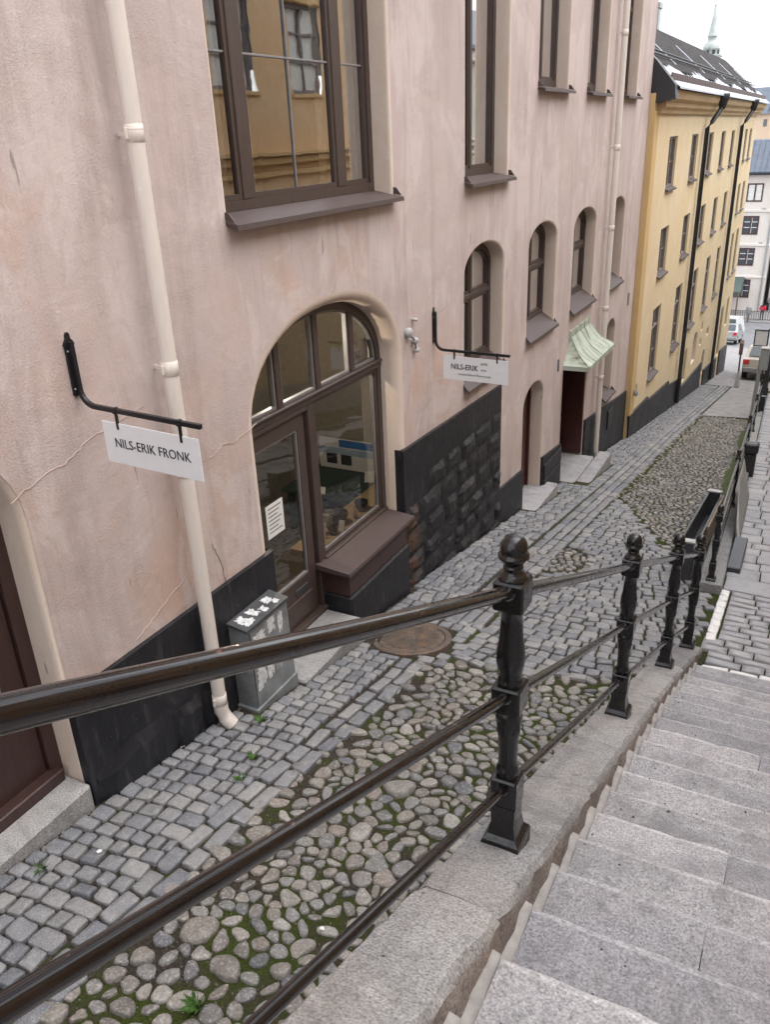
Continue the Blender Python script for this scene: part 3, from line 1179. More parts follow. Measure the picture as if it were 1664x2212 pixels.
# ---- black plinth and its stones
plinths = []
for (ya, yb, ta, tb) in ((2.605, 4.715, -2.94, -2.96), (7.085, 10.05, -2.94, -3.03), (10.055, 11.09, -4.54, -4.62), (12.09, 13.14, -4.78, -4.9), (14.77, 18.45, -4.98, -5.42), (-3, 1.24, -2.8, -2.9)):
    pl = MB()
    pl.add([(x, y, z) for (y, t) in ((ya, ta), (yb, tb)) for (x, z) in ((XW + .032, S(0, y) - .25), (XW + .032, t), (XW - .01, t + .006), (XW - .2, S(0, y) - .25), (XW - .2, t + .004))],
           [(0, 5, 6, 1), (1, 6, 7, 2), (0, 1, 2, 4, 3), (5, 8, 9, 7, 6)])
    plinths.append(pl.build('plinth', M['black'], pink))
plinth = plinths[1]


def rough_block(y0, y1, z0, z1, x, out, mat, parent, seed, bev=.03, n=(5, 4)):
    """split-faced stone: a bulging, uneven front face"""
    r = random.Random(seed)
    ny, nz = n
    V = []
    for j in range(nz + 1):
        for i in range(ny + 1):
            u, v = i / ny, j / nz
            e = min(u, 1 - u, v, 1 - v)
            edge = 0 if e < .01 else 1
            xx = x + (out * r.uniform(.65, 1.15) if edge else r.uniform(-.01, .004))
            jy = r.uniform(-.018, .018) * (0 if edge else 1)
            jz = r.uniform(-.016, .016)
            V.append((xx, y0 + (y1 - y0) * u + jy + (r.uniform(-.03, .03) if edge else 0), z0 + (z1 - z0) * v + jz))
    F = [(j * (ny + 1) + i, j * (ny + 1) + i + 1, (j + 1) * (ny + 1) + i + 1, (j + 1) * (ny + 1) + i) for j in range(nz) for i in range(ny)]
    # sides back into the wall
    loop = [i for i in range(ny + 1)] + [j * (ny + 1) + ny for j in range(1, nz + 1)] + [nz * (ny + 1) + i for i in range(ny - 1, -1, -1)] + [j * (ny + 1) for j in range(nz - 1, 0, -1)]
    b0 = len(V)
    V += [(x - .12, V[k][1], V[k][2]) for k in loop]
    m = len(loop)
    for k in range(m):
        F.append((loop[k], b0 + k, b0 + (k + 1) % m, loop[(k + 1) % m]))
    q = MB()
    q.add(V, F)
    return q.build('stone', mat, parent, sharp=14)


sr = random.Random(11)
z = -3.36
course = 0
while z > -5.2:
    hgt = sr.uniform(.22, .31)
    y = 7.10 + sr.uniform(-.005, .01)
    while y < 10.0:
        ln = sr.uniform(.30, .62)
        y2 = min(10.045, y + ln)
        if 10.045 - y2 < .15:
            y2 = 10.045
        if z > S(0, y2) - .03 and not (course == 0 and y < 7.6):
            rough_block(y + .011, y2 - .011, z - hgt + .011, z - .011, XW + .034, sr.uniform(.02, .045), M['bstone'], plinth, int(y * 1000) + course * 7777)
        y = y2
    z -= hgt
    course += 1
for (a, b_, c, d) in ((2.66, 3.36, -4.02, -3.52), (3.38, 3.66, -4.05, -3.60), (3.68, 4.05, -4.12, -3.55), (4.07, 4.66, -4.25, -3.62)):
    rough_block(a, b_, c, d, XW + .034, .034, M['black'], plinths[0], int(a * 100), n=(6, 5))
for (a, b_, c, d) in ((10.1, 11.05, -5.25, -5.0),):
    rough_block(a, b_, c, d, XW + .034, .014, M['black'], plinths[2], int(a * 100))
for (a, b_, c, d) in ((12.13, 13.08, -5.65, -5.2), (12.13, 13.08, -5.18, -4.93)):
    b = MB()
    b.box(XW + .02, XW + .06, a, b_, c, d, .01)
    b.build('stone', M['black'], plinths[3])
b = MB()
b.box(XW + .03, XW + .06, 16.6, 17.0, -5.75, -5.35, .01)
b.build('basement_hatch', M['tin_black'], plinths[4])

# ---- drainpipes (part of the house)


def drainpipe(y, top, bottom, brackets, r=.05):
    p = MB()
    x = XW + .115
    p.tube([(x, y, top), (x, y, bottom + .16)], r, 16)
    o = p.build('drainpipe', M['pipe'], pink)
    s_ = MB()
    s_.tube([(x, y, bottom + .2), (x, y, bottom + .14), (x + .02, y + .012, bottom + .07), (x + .06, y + .03, bottom + .005)], r + .005, 16, cap=False)
    so = s_.build('pipe_shoe', M['pipe'], o)
    for z_ in brackets:
        q = MB()
        q.lathe([(r + .001, z_ - .045), (r + .004, z_ - .043), (r + .004, z_ + .043), (r + .001, z_ + .045)], 16, (x, y, 0))
        q.box(XW - .01, x - r + .01, y - .008, y + .008, z_ - .012, z_ + .012)
        q.box(x - .008, x + .008, y - r - .022, y - r - .003, z_ - .03, z_ + .03, .003)
        q.build('pipe_bracket', M['pipe'], o)
    for z_ in [zz for zz in np.arange(top - 1.2, bottom + .3, -1.95)]:
        q = MB()
        q.lathe([(r + .001, z_ - .006), (r + .0045, z_ - .003), (r + .0045, z_ + .003), (r + .001, z_ + .006)], 16, (x, y, 0))
        q.build('pipe_joint', M['pipe'], o)
    return o


drainpipe(3.765, 5.2, -3.96, (.08, -1.23, -1.9, -3.72))
drainpipe(15.38, 5.2, S(0, 15.38) + .05, (1.4, -.3, -1.6, -3.0, -4.3), .052)

# ---- plaster cracks (raised hair lines)


def crack(pts, w_=.004, mat='cream', x=XW):
    r = random.Random(int(pts[0][0] * 1000))
    P = []
    for (a, b) in zip(pts, pts[1:]):
        k = max(3, int(math.hypot(b[0] - a[0], b[1] - a[1]) / .03))
        for i in range(k):
            t = i / k
            P.append((a[0] + (b[0] - a[0]) * t + r.uniform(-.006, .006), a[1] + (b[1] - a[1]) * t + r.uniform(-.009, .009)))
    P.append(pts[-1])
    q = MB()
    V = []
    for i, p in enumerate(P):
        ww = w_ * (0.25 + .75 * math.sin(math.pi * min(1, (i + .3) / len(P)))) * r.uniform(.6, 1.3)
        V += [(x - .001, p[0], p[1] - ww), (x + .0045, p[0], p[1]), (x - .001, p[0], p[1] + ww)]
    F = []
    for i in range(len(P) - 1):
        for a in (0, 1):
            F.append((3 * i + a, 3 * i + 3 + a, 3 * i + 4 + a, 3 * i + 1 + a))
    q.add(V, F, True)
    return q.build('plaster_crack', M[mat], pink)


M['crackpale'] = plain('pale_crack_edge', (.52, .40, .36), .9)
M['crackdark'] = plain('dark_crack_line', (.16, .115, .10), .9)
crack([(2.55, -1.66), (2.75, -1.60), (2.95, -1.58), (3.15, -1.50), (3.4, -1.47), (3.62, -1.44)], .0035, 'crackpale')
crack([(4.15, -1.98), (4.3, -1.93), (4.45, -1.95), (4.72, -1.9)], .003, 'crackpale')
crack([(4.05, -2.6), (4.12, -2.8), (4.14, -2.95)], .003, 'crackdark')
crack([(3.2, -2.9), (3.6, -2.75), (3.75, -2.7)], .002, 'crackpale')

# ---- wall fittings between the shop arch and the bracket sign
wl = empty('wall_fitting', (XW, 7.37, -1.9), 'small pale broken lamp fitting on the wall right of the shop arch', 'wall lamp')
for (yy, zz, rr_) in ((7.30, -1.76, .05), (7.44, -1.87, .035), (7.46, -1.97, .025), (7.44, -1.66, .018)):
    b = MB()
    pr = [(rr_ * .5, 0), (rr_, .012), (rr_, .05), (rr_ * .75, .065), (rr_ * .3, .07)]
    V, F = [], []
    for (r_, h_) in pr:
        for k in range(12):
            a = 2 * math.pi * k / 12
            V.append((XW - .01 + h_, yy + r_ * math.cos(a), zz + r_ * math.sin(a)))
    for i in range(len(pr) - 1):
        for k in range(12):
            F.append((i * 12 + k, i * 12 + (k + 1) % 12, i * 12 + 12 + (k + 1) % 12, i * 12 + 12 + k))
    F.append(tuple(range(48, 60)))
    b.add(V, F, True)
    b.build('fitting_cup', M['pale_cap'], wl)
b = MB()
b.tube([(XW + .03, 7.32, -1.8), (XW + .035, 7.38, -1.83), (XW + .03, 7.43, -1.87), (XW + .03, 7.45, -1.96)], .008, 6)
b.build('cable', M['dark_steel'], wl)
b = MB()
b.box(XW - .005, XW + .01, 12.78, 12.86, -3.55, -3.35, .003)
hp = b.build('house_number_plate', M['slate'], pink)
b = MB()
b.box(XW - .005, XW + .02, 17.85, 17.95, -3.4, -3.15, .005)
b.build('vent_cover', M['frame_grey'], pink)

# ================================================================== YELLOW HOUSE
XY = -3.5
Y0, Y1 = 18.47, 40.2
yel = empty('yellow_house', (-3.5, 29, S(0, 29)), 'yellow plastered house with rows of small windows and a dark tiled roof', 'house')
cols = [(20.5, 21.55), (23.68, 24.74), (26.72, 27.7), (29.5, 30.5), (32.15, 33.1), (36.5, 37.32), (38.2, 39.08)]
rows = [(-1.28, -.22), (-3.2, -2.16), (-5.68, -4.0)]
yo = []
for (a, b_) in cols:
    for (c, d) in rows:
        yo.append(rect_outline(a, b_, c, d))
extra = [rect_outline(26.75, 27.3, -7.45, -6.42), arch_outline(28.45, 29.35, -7.3, -6.5, -6.28), arch_outline(31.3, 32.05, -8.4, -7.7, -7.5),
         rect_outline(31.9, 32.55, -7.08, -6.78), rect_outline(30.2, 30.6, -6.52, -6.22), rect_outline(30.15, 30.65, -7.05, -6.8),
         rect_outline(36.2, 37.1, -8.9, -6.85), rect_outline(38.1, 38.9, -8.0, -6.8)]
facade('wall', M['yellow'], yel, XY, [(Y0, -7.5), (Y1, -11.5), (Y1, .6), (Y0, .6)], [inset(o, -.01) for o in yo + extra])
b = MB()
b.box(-9, -4.3, Y0, Y1, -12, .6)
b.build('room_wall', M['room'], yel)
b = MB()
b.quad((XW - .3, Y0, -7.4), (XY, Y0, -7.4), (XY, Y0, .6), (XW - .3, Y0, .6))
b.build('end_wall', M['yellow_dark'], yel)
b = MB()
b.quad((XY, Y1, -11.5), (-9, Y1, -11.5), (-9, Y1, .6), (XY, Y1, .6))
b.build('end_wall', M['yellow_dark'], yel)
b = MB()
b.box(XY - .02, XY + .03, Y0 - .004, Y0 + .42, -6.15, .28)
b.build('corner_strip', M['yellow_dark'], yel)
for o in yo:
    c = (o[0][0] + o[1][0]) / 2
    tall = o[2][1] - o[0][1] > 1.3
    zt, zb_ = o[2][1], o[0][1]
    mt = [('h', zb_ + (zt - zb_) * .5)] if not tall else [('h', zb_ + (zt - zb_) * .33)]
    window(yel, o, XY, .05, (c,), (zt - .5,) if tall else (), .05, M['frame_grey'], M['glass_far'], .045, 0, (zb_ + .01, XY + .07, zb_ - .04), 'yellow', .01, (), mt, .02)
for i, o in enumerate(extra):
    if i in (1, 2):
        fr = MB()
        ring(fr, inset(o, .002), inset(o, .04), XY - .12, XY - .2)
        fr = fr.build('niche', M['cream'], yel)
        reveal('reveal', M['cream'], fr, o, XY, .12, .01)
        b = MB()
        q = inset(o, .03)
        b.add([(XY - .16, *p) for p in q], [tuple(range(len(q)))])
        b.build('niche_panel', M['cream'] if i == 1 else M['frame_grey'], fr)
    else:
        window(yel, o, XY, .06, (), (), .05, M['frame_grey'], M['glass_far'], .04, 0, None, 'yellow', .01)
for (ya, yb, ta, tb) in ((18.46, 20.7, -6.02, -6.18), (20.705, 23.9, -6.28, -6.62), (23.905, 26.4, -6.75, -7.15), (26.405, 31.2, -7.5, -7.85), (32.06, 36.15, -8.35, -8.85), (37.2, 40.25, -8.8, -9.2)):
    b = MB()
    b.add([(x, y, z) for (y, t) in ((ya, ta), (yb, tb)) for (x, z) in ((XY + .045, S(0, y) - .3), (XY + .045, t), (XY - .01, t + .01))],
          [(0, 3, 4, 1), (1, 4, 5, 2), (0, 1, 2), (3, 5, 4)])
    b.build('plinth', M['black'], yel)
# cornice profile
b = MB()
b.prism([(XY - .02, .24), (XY + .07, .24), (XY + .09, .30), (XY + .16, .36), (XY + .17, .44), (XY + .27, .50), (XY + .30, .58), (XY + .30, .66), (XY - .02, .66)], 1, Y0 + .25, Y1 + .25)
b.build('cornice', M['cornice'], yel)
# roof
RX, RZ = -5.0, 2.32
ev = XY + .36
b = MB()
b.prism([(ev, .70), (RX, RZ), (-6.8, .70)], 1, Y0 + .05, Y1 + .3)
roof = b.build('roof', M['tile'], yel)
sl = (RZ - .70) / (ev - RX)


def on_roof(x, lift=0.0):
    return .70 + (ev - x) * sl + lift


# tile rolls
for k in range(86):
    yy = Y0 + .2 + k * .25
    q = MB()
    q.tube([(ev - .40, yy, on_roof(ev - .40, .01)), (RX + .02, yy, on_roof(RX + .02, .01))], .045, 6, cap=False)
    q.build('tile_row', M['tile'], roof)
q = MB()
q.add([(ev + .03, Y0 + .35, .70), (ev + .03, Y1 + .3, .70), (ev - .12, Y1 + .3, on_roof(ev - .12, .02)), (ev - .12, Y0 + .35, on_roof(ev - .12, .02)),
       (ev + .03, Y0 + .35, .665), (ev + .03, Y1 + .3, .665)], [(0, 1, 2, 3), (4, 5, 1, 0)])
q.build('eaves_sheet', M['tin'], roof)
q = MB()
V = []
er = random.Random(12)
ne = 110
for i in range(ne + 1):
    yy = Y0 + .25 + (Y1 + .05 - Y0) * i / ne
    up = .36 + .09 * math.sin(i * .31) + er.uniform(-.07, .07)
    V += [(ev - .20, yy, on_roof(ev - .20, .05)), (ev - up, yy, on_roof(ev - up, .062))]
q.add(V, [(2 * i, 2 * i + 2, 2 * i + 3, 2 * i + 1) for i in range(ne)])
q.build('eaves_sheet', M['tin'], roof)
for k in range(70):
    yy = Y0 + .35 + k * .308
    q = MB()
    q.box(ev - .165, ev - .14, yy, yy + .27, on_roof(ev - .15), on_roof(ev - .15) + .13)
    q.build('snow_guard_board', M['snow_rail'], roof)
for zz in (0, 1):
    q = MB()
    xx = ev - .62 - .12 * zz
    q.tube([(xx, Y0 + .3, on_roof(xx, .12)), (xx, Y1 + .3, on_roof(xx, .12))], .018, 6)
    q.build('snow_rail', M['tin_black'], roof)
for k in range(5):
    yy = 21.5 + k * 4.4
    q = MB()
    q.tube([(ev - .55, yy, on_roof(ev - .55, .06)), (RX + .5, yy, on_roof(RX + .5, .06))], .014, 6)
    q.build('roof_seam', M['tin'], roof)
q = MB()
q.box(RX - .35, RX - .1, 26.3, 26.6, 1.9, 2.98, .01)
q.box(RX - .38, RX - .07, 26.26, 26.64, 2.90, 3.04, .01)
q.build('chimney', M['steel_pole'], yel)
# black gable flashing against the pink wall
q = MB()
q.prism([(XY + .02, .42), (ev + .02, .48), (ev - .02, .74), (ev - .4, on_roof(ev - .4, .12)), (XW - .3, on_roof(XW - .3, .14)), (XW - .3, .42)], 1, Y0 + .01, Y0 + .34)
q.build('gable_flashing', M['tin_black'], roof)
for yy, bot in ((25.35, S(0, 25.35) + .1), (33.95, S(0, 34) + .1)):
    q = MB()
    x = XY + .11
    q.tube([(ev + .02, yy + .55, .62), (ev, yy + .5, .42), (ev - .05, yy + .42, .3), (XY + .2, yy + .1, .06), (x, yy, -.1), (x, yy, bot)], .06, 10)
    dp = q.build('drainpipe', M['tin_black'], yel)
    q = MB()
    q.lathe([(.07, .35), (.15, .60), (.17, .72), (.15, .73)], 10, (ev + .0, yy + .52, 0))
    q.build('rainwater_head', M['tin_black'], dp)
q = MB()
q.lathe([(.01, -5.62), (.05, -5.58), (.045, -5.50), (.015, -5.46), (.02, -5.36), (.005, -5.3)], 8, (XY + .08, 18.75, 0))
q.build('door_bell_lamp', M['steel_pole'], yel)

# ================================================================== GROUND
SLOPE = math.atan(.176)


def sheet(name, mat, pts, kind='structure', parent=None):
    mb_ = MB()
    mb_.add(pts, [tuple(range(len(pts)))])
    o = mb_.build(name, mat, parent)
    if parent is None:
        tag(o, kind=kind)
    return o


def sloped_grid(name, mat, x0, x1, y0, y1, dz, nx, ny):
    mb_ = MB()
    V = [(x0 + (x1 - x0) * i / nx, y0 + (y1 - y0) * j / ny, S(0, y0 + (y1 - y0) * j / ny) + dz) for j in range(ny + 1) for i in range(nx + 1)]
    mb_.add(V, [(j * (nx + 1) + i, j * (nx + 1) + i + 1, (j + 1) * (nx + 1) + i + 1, (j + 1) * (nx + 1) + i) for j in range(ny) for i in range(nx)], True)
    return mb_.build(name, mat)


street = tag(sloped_grid('street', M['dirt'], -3.75, -.2, -3, 32.4, -.018, 4, 30), 'steep paved street of setts and mossy cobbles below the pink house', kind='structure')
landing = tag(sloped_grid('landing', M['dirt'], -.6, 3.2, 6.55, 32.4, -.022, 4, 20), 'paved landing and walkway at the foot of the stairs', kind='structure')
b = MB()
b.add([(-6, 32.38, S(0, 32.38) - .03), (4, 32.38, S(0, 32.38) - .03), (6, 60, S(0, 60) - .03), (-9, 60, S(0, 60) - .03)], [(0, 1, 2, 3)])
tag(b.build('lower_pavement', M['asphalt'], None), kind='structure')
b = MB()
b.add([(-60, 60, S(0, 60) - .04), (60, 60, S(0, 60) - .04), (60, 87, S(0, 87) - .04), (-60, 87, S(0, 87) - .04)], [(0, 1, 2, 3)])
b.add([(-60, 87, S(0, 87) - .04), (60, 87, S(0, 87) - .04), (60, 92, S(0, 87) - .04), (-60, 92, S(0, 87) - .04)], [(0, 1, 2, 3)])
tag(b.build('cross_road', M['asphalt2'], None), kind='structure')
b = MB()
b.box(-60, 60, 92, 98, S(0, 87) - .3, S(0, 87) + .10, .03)
tag(b.build('far_pavement', M['asphalt'], None), kind='structure')
b = MB()
b.add([(-900, -200, -19.4), (900, -200, -19.4), (900, 1500, -19.4), (-900, 1500, -19.4)], [(0, 1, 2, 3)])
tag(b.build('ground', M['asphalt'], None), kind='structure')


# ---- kerb and stairs levels
def K(y):
    return -1.835 - .452 * (y - 1.19) if y < 6.4 else max(-1.835 - .452 * (y - 1.19), S(0, y) + .03)


def xk(y):                                   # stair-side face of the kerb
    t = max(0, min(1, (y - 4.4) / 2.7))
    return -.52 + .06 * t * t


def xl(y):                                   # street-side face
    t = max(0, min(1, (y - 3.8) / 3.2))
    return -.79 + .075 * t * t


kerb = empty('stair_kerb', (-.65, 3, K(3)), 'sloping granite kerb of long blocks between street and stairs', 'kerb')
joints = [-2.2, -.35, 1.565, 3.37, 4.60, 5.9, 7.12]
kr = random.Random(5)
for a, c in zip(joints, joints[1:]):
    n = max(6, int((c - a) / .055))
    V, F, MI = [], [], []
    for i in range(n + 1):
        y = a + .002 + (c - a - .004) * i / n
        end = i in (0, n)
        zt = K(y)
        j1 = kr.uniform(-.007, .004) - (.005 if end else 0) - (.012 if kr.random() < .10 else 0)
        j2 = kr.uniform(-.006, .004) - (.01 if end else 0)
        xr, xl_ = xk(y), xl(y)
        row = [(xr - .012 + kr.uniform(-.006, .004), zt - .62), (xr + kr.uniform(-.009, .003), zt - .30), (xr + kr.uniform(-.010, .004), zt - .12), (xr + j1 * .7, zt - .026 + kr.uniform(-.012, .006)), (xr - .018 + j1, zt + j1 * .25), ((xr + xl_) / 2, zt + .004 + kr.uniform(-.002, .002)),
               (xl_ + .018 - j2, zt + j2 * .3), (xl_ - j2 * .5, zt - .03), (xl_, zt - .3), (xl_, zt - .62)]
        V += [(p[0], y, p[1]) for p in row]
    m = 10
    for i in range(n):
        for k in range(m - 1):
            F.append((i * m + k, i * m + k + 1, (i + 1) * m + k + 1, (i + 1) * m + k))
            MI.append(1 if k < 3 else 0)
    F += [tuple(range(m))[::-1], tuple(n * m + k for k in range(m))]
    MI += [1, 1]
    me = bpy.data.meshes.new('kerb_stone')
    me.from_pydata(V, [], F)
    me.materials.append(M['kerb'])
    me.materials.append(M['kerb_side'])
    me.polygons.foreach_set('material_index', MI)
    me.polygons.foreach_set('use_smooth', [True] * len(F))
    me.set_sharp_from_angle(angle=R(38))
    me.update()
    link('kerb_stone', me, kerb)
b = MB()
V = []
for i in range(24):
    y = -2.2 + 9.2 * i / 23
    V += [(-.74, y, min(K(y) - .5, S(0, y) + 3)), (-.745, y, S(0, y) - .3), (-.3, y, S(0, y) - .3), (-.45, y, K(y) - .5)]
F = []
for i in range(23):
    for k in range(4):
        F.append((4 * i + k, 4 * i + (k + 1) % 4, 4 * i + 4 + (k + 1) % 4, 4 * i + 4 + k))
b.add(V, F)
b.build('retaining_wall', M['kerb_side'], kerb)

stairs = tag(bpy.data.objects.new('stone_stairs', None), 'long flight of pale granite steps beside the railing', kind='structure')
COL.objects.link(stairs)
stairs.location = (1, 6.6, -4.5)
rs = random.Random(21)


def step_slab(x0, x1, yf, zt, seed):
    r = random.Random(seed)
    n = max(8, int((x1 - x0) / .07))
    V, F = [], []
    for i in range(n + 1):
        x = x0 + (x1 - x0) * i / n
        j = r.uniform(-.004, .004) - (.005 if i in (0, n) else 0) - (.010 if r.random() < .06 else 0)
        dz = .003 * math.sin(x * 2.3 + seed) + r.uniform(-.001, .001)
        V += [(x, yf - .36, zt + dz), (x, yf - .16, zt + dz + .002), (x, yf - .03, zt + dz), (x, yf - .010 + j, zt + dz - .004), (x, yf + j, zt - .016 + j * .4), (x, yf - .006 + j * .4, zt - .07), (x, yf - .014, zt - .17), (x, yf - .36, zt - .2)]
    m = 8
    for i in range(n):
        for k in range(m):
            F.append((i * m + k, i * m + (k + 1) % m, (i + 1) * m + (k + 1) % m, (i + 1) * m + k))
    F += [tuple(range(m))[::-1], tuple(n * m + k for k in range(m))]
    q = MB()
    q.add(V, F)
    o = q.build('step', M['step'], stairs, sharp=35)
    o.data.materials.append(M['step_edge'])
    o.data.polygons.foreach_set('material_index', [1 if (f < n * m and f % m in (2, 3)) else 0 for f in range(len(F))])
    return o


for j in range(-0, 28):
    yf = 6.60 - .30 * j
    zt = -4.36 + .1347 * j
    x0 = xk(yf - .1) + .026
    xj = rs.choice([-.02, .08, .3, .55, .8, 1.1]) + rs.uniform(-.05, .05)
    if j in (0, 1, 2, 3, 5, 6, 9, 12):
        xj += .8
    step_slab(x0, xj - .0015, yf, zt, j)
    step_slab(xj + .0015, 3.15, yf, zt, j + 100)
    r = random.Random(j + 50)
    q = MB()
    V = []
    for i in range(7):
        y = yf - .30 + .30 * i / 6 - .008
        xx = xk(y)
        zz = zt + .006 + r.uniform(-.002, .002)
        wd = .023 + r.uniform(-.004, .003)
        V += [(xx - .02, y, zz + .012), (xx - .004, y, zz + .008), (xx + wd, y, zz), (xx + wd + .002, y, zz - .1)]
    q.add(V, [(4 * i + k, 4 * i + k + 1, 4 * i + 5 + k, 4 * i + 4 + k) for i in range(6) for k in range(3)], True)
    q.add(V[-4:], [(0, 1, 2, 3)])
    q.build('mortar_fillet', M['mortar'], stairs)

# ================================================================== STONES IN THE GROUND


def hidden(x, y, z):
    for xp in (-.52, -.66, -.79):
        if x < xp:
            t = xp / x
            if y * t < 7.1 and z * t < K(y * t):
                return True
    return False


def weight(x, y, z, size):
    p = project((x, y, z))
    if p is None or not (-30 < p[0] < 1694 and -30 < p[1] < 2242) or hidden(x, y, z):
        return 0.0
    return (size * 1770 / p[2]) ** 2


def voronoi(pts, wts, bounds, reach):
    """power-diagram cells by half-plane clipping"""
    P = np.array(pts)
    W = np.array(wts)
    cell = {}
    g = reach
    for i, p in enumerate(P):
        cell.setdefault((int(p[0] // g), int(p[1] // g)), []).append(i)
    out = []
    for i, p in enumerate(P):
        cx, cy = int(p[0] // g), int(p[1] // g)
        nb = [k for a in (-1, 0, 1) for c in (-1, 0, 1) for k in cell.get((cx + a, cy + c), ()) if k != i]
        d = P[nb] - p if nb else np.zeros((0, 2))
        order = np.argsort((d ** 2).sum(1))[:14]
        poly = [(p[0] - g * .8, p[1] - g * .8), (p[0] + g * .8, p[1] - g * .8), (p[0] + g * .8, p[1] + g * .8), (p[0] - g * .8, p[1] + g * .8)]
        for o_ in order:
            q = d[o_]
            L = math.hypot(*q)
            if L < 1e-6:
                continue
            nx, ny = q[0] / L, q[1] / L
            lim = (L * L + W[i] - W[nb[o_]]) / (2 * L)
            new = []
            for a in range(len(poly)):
                A, B = poly[a - 1], poly[a]
                da = (A[0] - p[0]) * nx + (A[1] - p[1]) * ny - lim
                db = (B[0] - p[0]) * nx + (B[1] - p[1]) * ny - lim
                if (da <= 0) != (db <= 0):
                    t = da / (da - db)
                    new.append((A[0] + (B[0] - A[0]) * t, A[1] + (B[1] - A[1]) * t))
                if db <= 0:
                    new.append(B)
            poly = new
            if len(poly) < 3:
                break
        out.append(poly)
    return out


KA = 14


def cobble_shape(poly, r, shrink, squash, dia=.1):
    cx = sum(p[0] for p in poly) / len(poly)
    cy = sum(p[1] for p in poly) / len(poly)
    rad = []
    for k in range(KA):
        a = 2 * math.pi * k / KA
        dx, dy = math.cos(a), math.sin(a)
        best = 1e9
        for i in range(len(poly)):
            A, B = poly[i - 1], poly[i]
            ex, ey = B[0] - A[0], B[1] - A[1]
            den = dx * ey - dy * ex
            if abs(den) < 1e-9:
                continue
            t = ((A[0] - cx) * ey - (A[1] - cy) * ex) / den
            u = ((A[0] - cx) * dy - (A[1] - cy) * dx) / den
            if t > 0 and -1e-6 <= u <= 1 + 1e-6:
                best = min(best, t)
        rad.append(best if best < 1e8 else .03)
    mr = sum(rad) / KA
    mr = min(mr, dia * .62)
    rad = [min(q, mr * 1.5, dia * .85) for q in rad]
    for _ in range(1):
        rad = [.14 * rad[k - 1] + .72 * rad[k] + .14 * rad[(k + 1) % KA] for k in range(KA)]
    ax = r.uniform(0, math.pi)
    l2, l3, p2, p3 = r.uniform(0, .10), r.uniform(0, .13), r.uniform(0, 6.3), r.uniform(0, 6.3)
    out = []
    for k in range(KA):
        a = 2 * math.pi * k / KA
        q = rad[k] * shrink * r.uniform(.95, 1.04) * (1 + l2 * math.cos(2 * a + p2) + l3 * math.cos(3 * a + p3))
        x, y = q * math.cos(a), q * math.sin(a)
        u = x * math.cos(ax) + y * math.sin(ax)
        v = (-x * math.sin(ax) + y * math.cos(ax)) * squash
        out.append((u * math.cos(ax) - v * math.sin(ax), u * math.sin(ax) + v * math.cos(ax)))
    return cx, cy, out, mr * shrink


def cobble_mesh(outl, mr, r, hk=.5):
    h = mr * hk * r.uniform(.7, 1.2)
    ox, oy = r.uniform(-.15, .15) * mr, r.uniform(-.15, .15) * mr
    tx, ty = r.uniform(-.12, .12), r.uniform(-.12, .12)
    V = []
    for (k, z) in ((.96, -.045), (1.0, -.006), (.965, h * .5), (.85, h * .86), (.55, h * .99)):
        for (x, y) in outl:
            f = 1 + r.uniform(-.03, .03)
            V.append((x * k * f + ox * (1 - k), y * k * f + oy * (1 - k), z + (x * tx + y * ty) * (1 if z > 0 else 0)))
    V.append((ox, oy, h))
    F = []
    for i in range(4):
        for k in range(KA):
            F.append((i * KA + k, i * KA + (k + 1) % KA, (i + 1) * KA + (k + 1) % KA, (i + 1) * KA + k))
    for k in range(KA):
        F.append((4 * KA + k, 4 * KA + (k + 1) % KA, 5 * KA))
    return V, F


def sett_mesh(seed, jit=1.0):
    r = random.Random(seed)
    c = .5
    cut = r.uniform(.06, .12) * (jit if jit < 1 else 1)
    base = []
    cs = [(-c, -c), (c, -c), (c, c), (-c, c)]
    for i in range(4):
        a, b_, d = cs[i - 1], cs[i], cs[(i + 1) % 4]
        jx, jy = r.uniform(-.07, .03) * jit, r.uniform(-.07, .03) * jit
        px, py = b_[0] * (1 + jx), b_[1] * (1 + jy)
        base.append((px + (a[0] - px) * cut, py + (a[1] - py) * cut))
        base.append((px + (d[0] - px) * cut, py + (d[1] - py) * cut))
        mx_, my_ = (b_[0] + d[0]) / 2, (b_[1] + d[1]) / 2
        k = 1 + r.uniform(-.06, .03) * jit
        base.append((mx_ * k + (r.uniform(-.1, .1) if mx_ == 0 else 0), my_ * k + (r.uniform(-.1, .1) if my_ == 0 else 0)))
    n = len(base)
    V = []
    tx, ty = r.uniform(-.01, .01), r.uniform(-.01, .01)
    for (k, z) in ((.97, -.05), (1.0, -.008), (1 - .035 * jit, .0025), (1 - .1 * jit, .0065), (.45, .0085)):
        for (x, y) in base:
            V.append((x * k, y * k, z + (r.uniform(-.0022, .0022) if z > 0 else 0) + (x * tx + y * ty if z > -.02 else 0)))
    F = []
    for i in range(4):
        for k in range(n):
            F.append((i * n + k, i * n + (k + 1) % n, (i + 1) * n + (k + 1) % n, (i + 1) * n + k))
    F.append(tuple(4 * n + k for k in range(n)))
    return V, F


SETT = [sett_mesh(s_) for s_ in range(28)] + [sett_mesh(s_ + 200, .22) for s_ in range(12)]
SETT_ME = []
for V, F in SETT:
    me = bpy.data.meshes.new('sett')
    me.from_pydata(V, [], F)
    me.polygons.foreach_set('use_smooth', [True] * len(F))
    me.update()
    SETT_ME.append(me)

gr = random.Random(3)
RX_ = Matrix.Rotation(-SLOPE, 4, 'X')


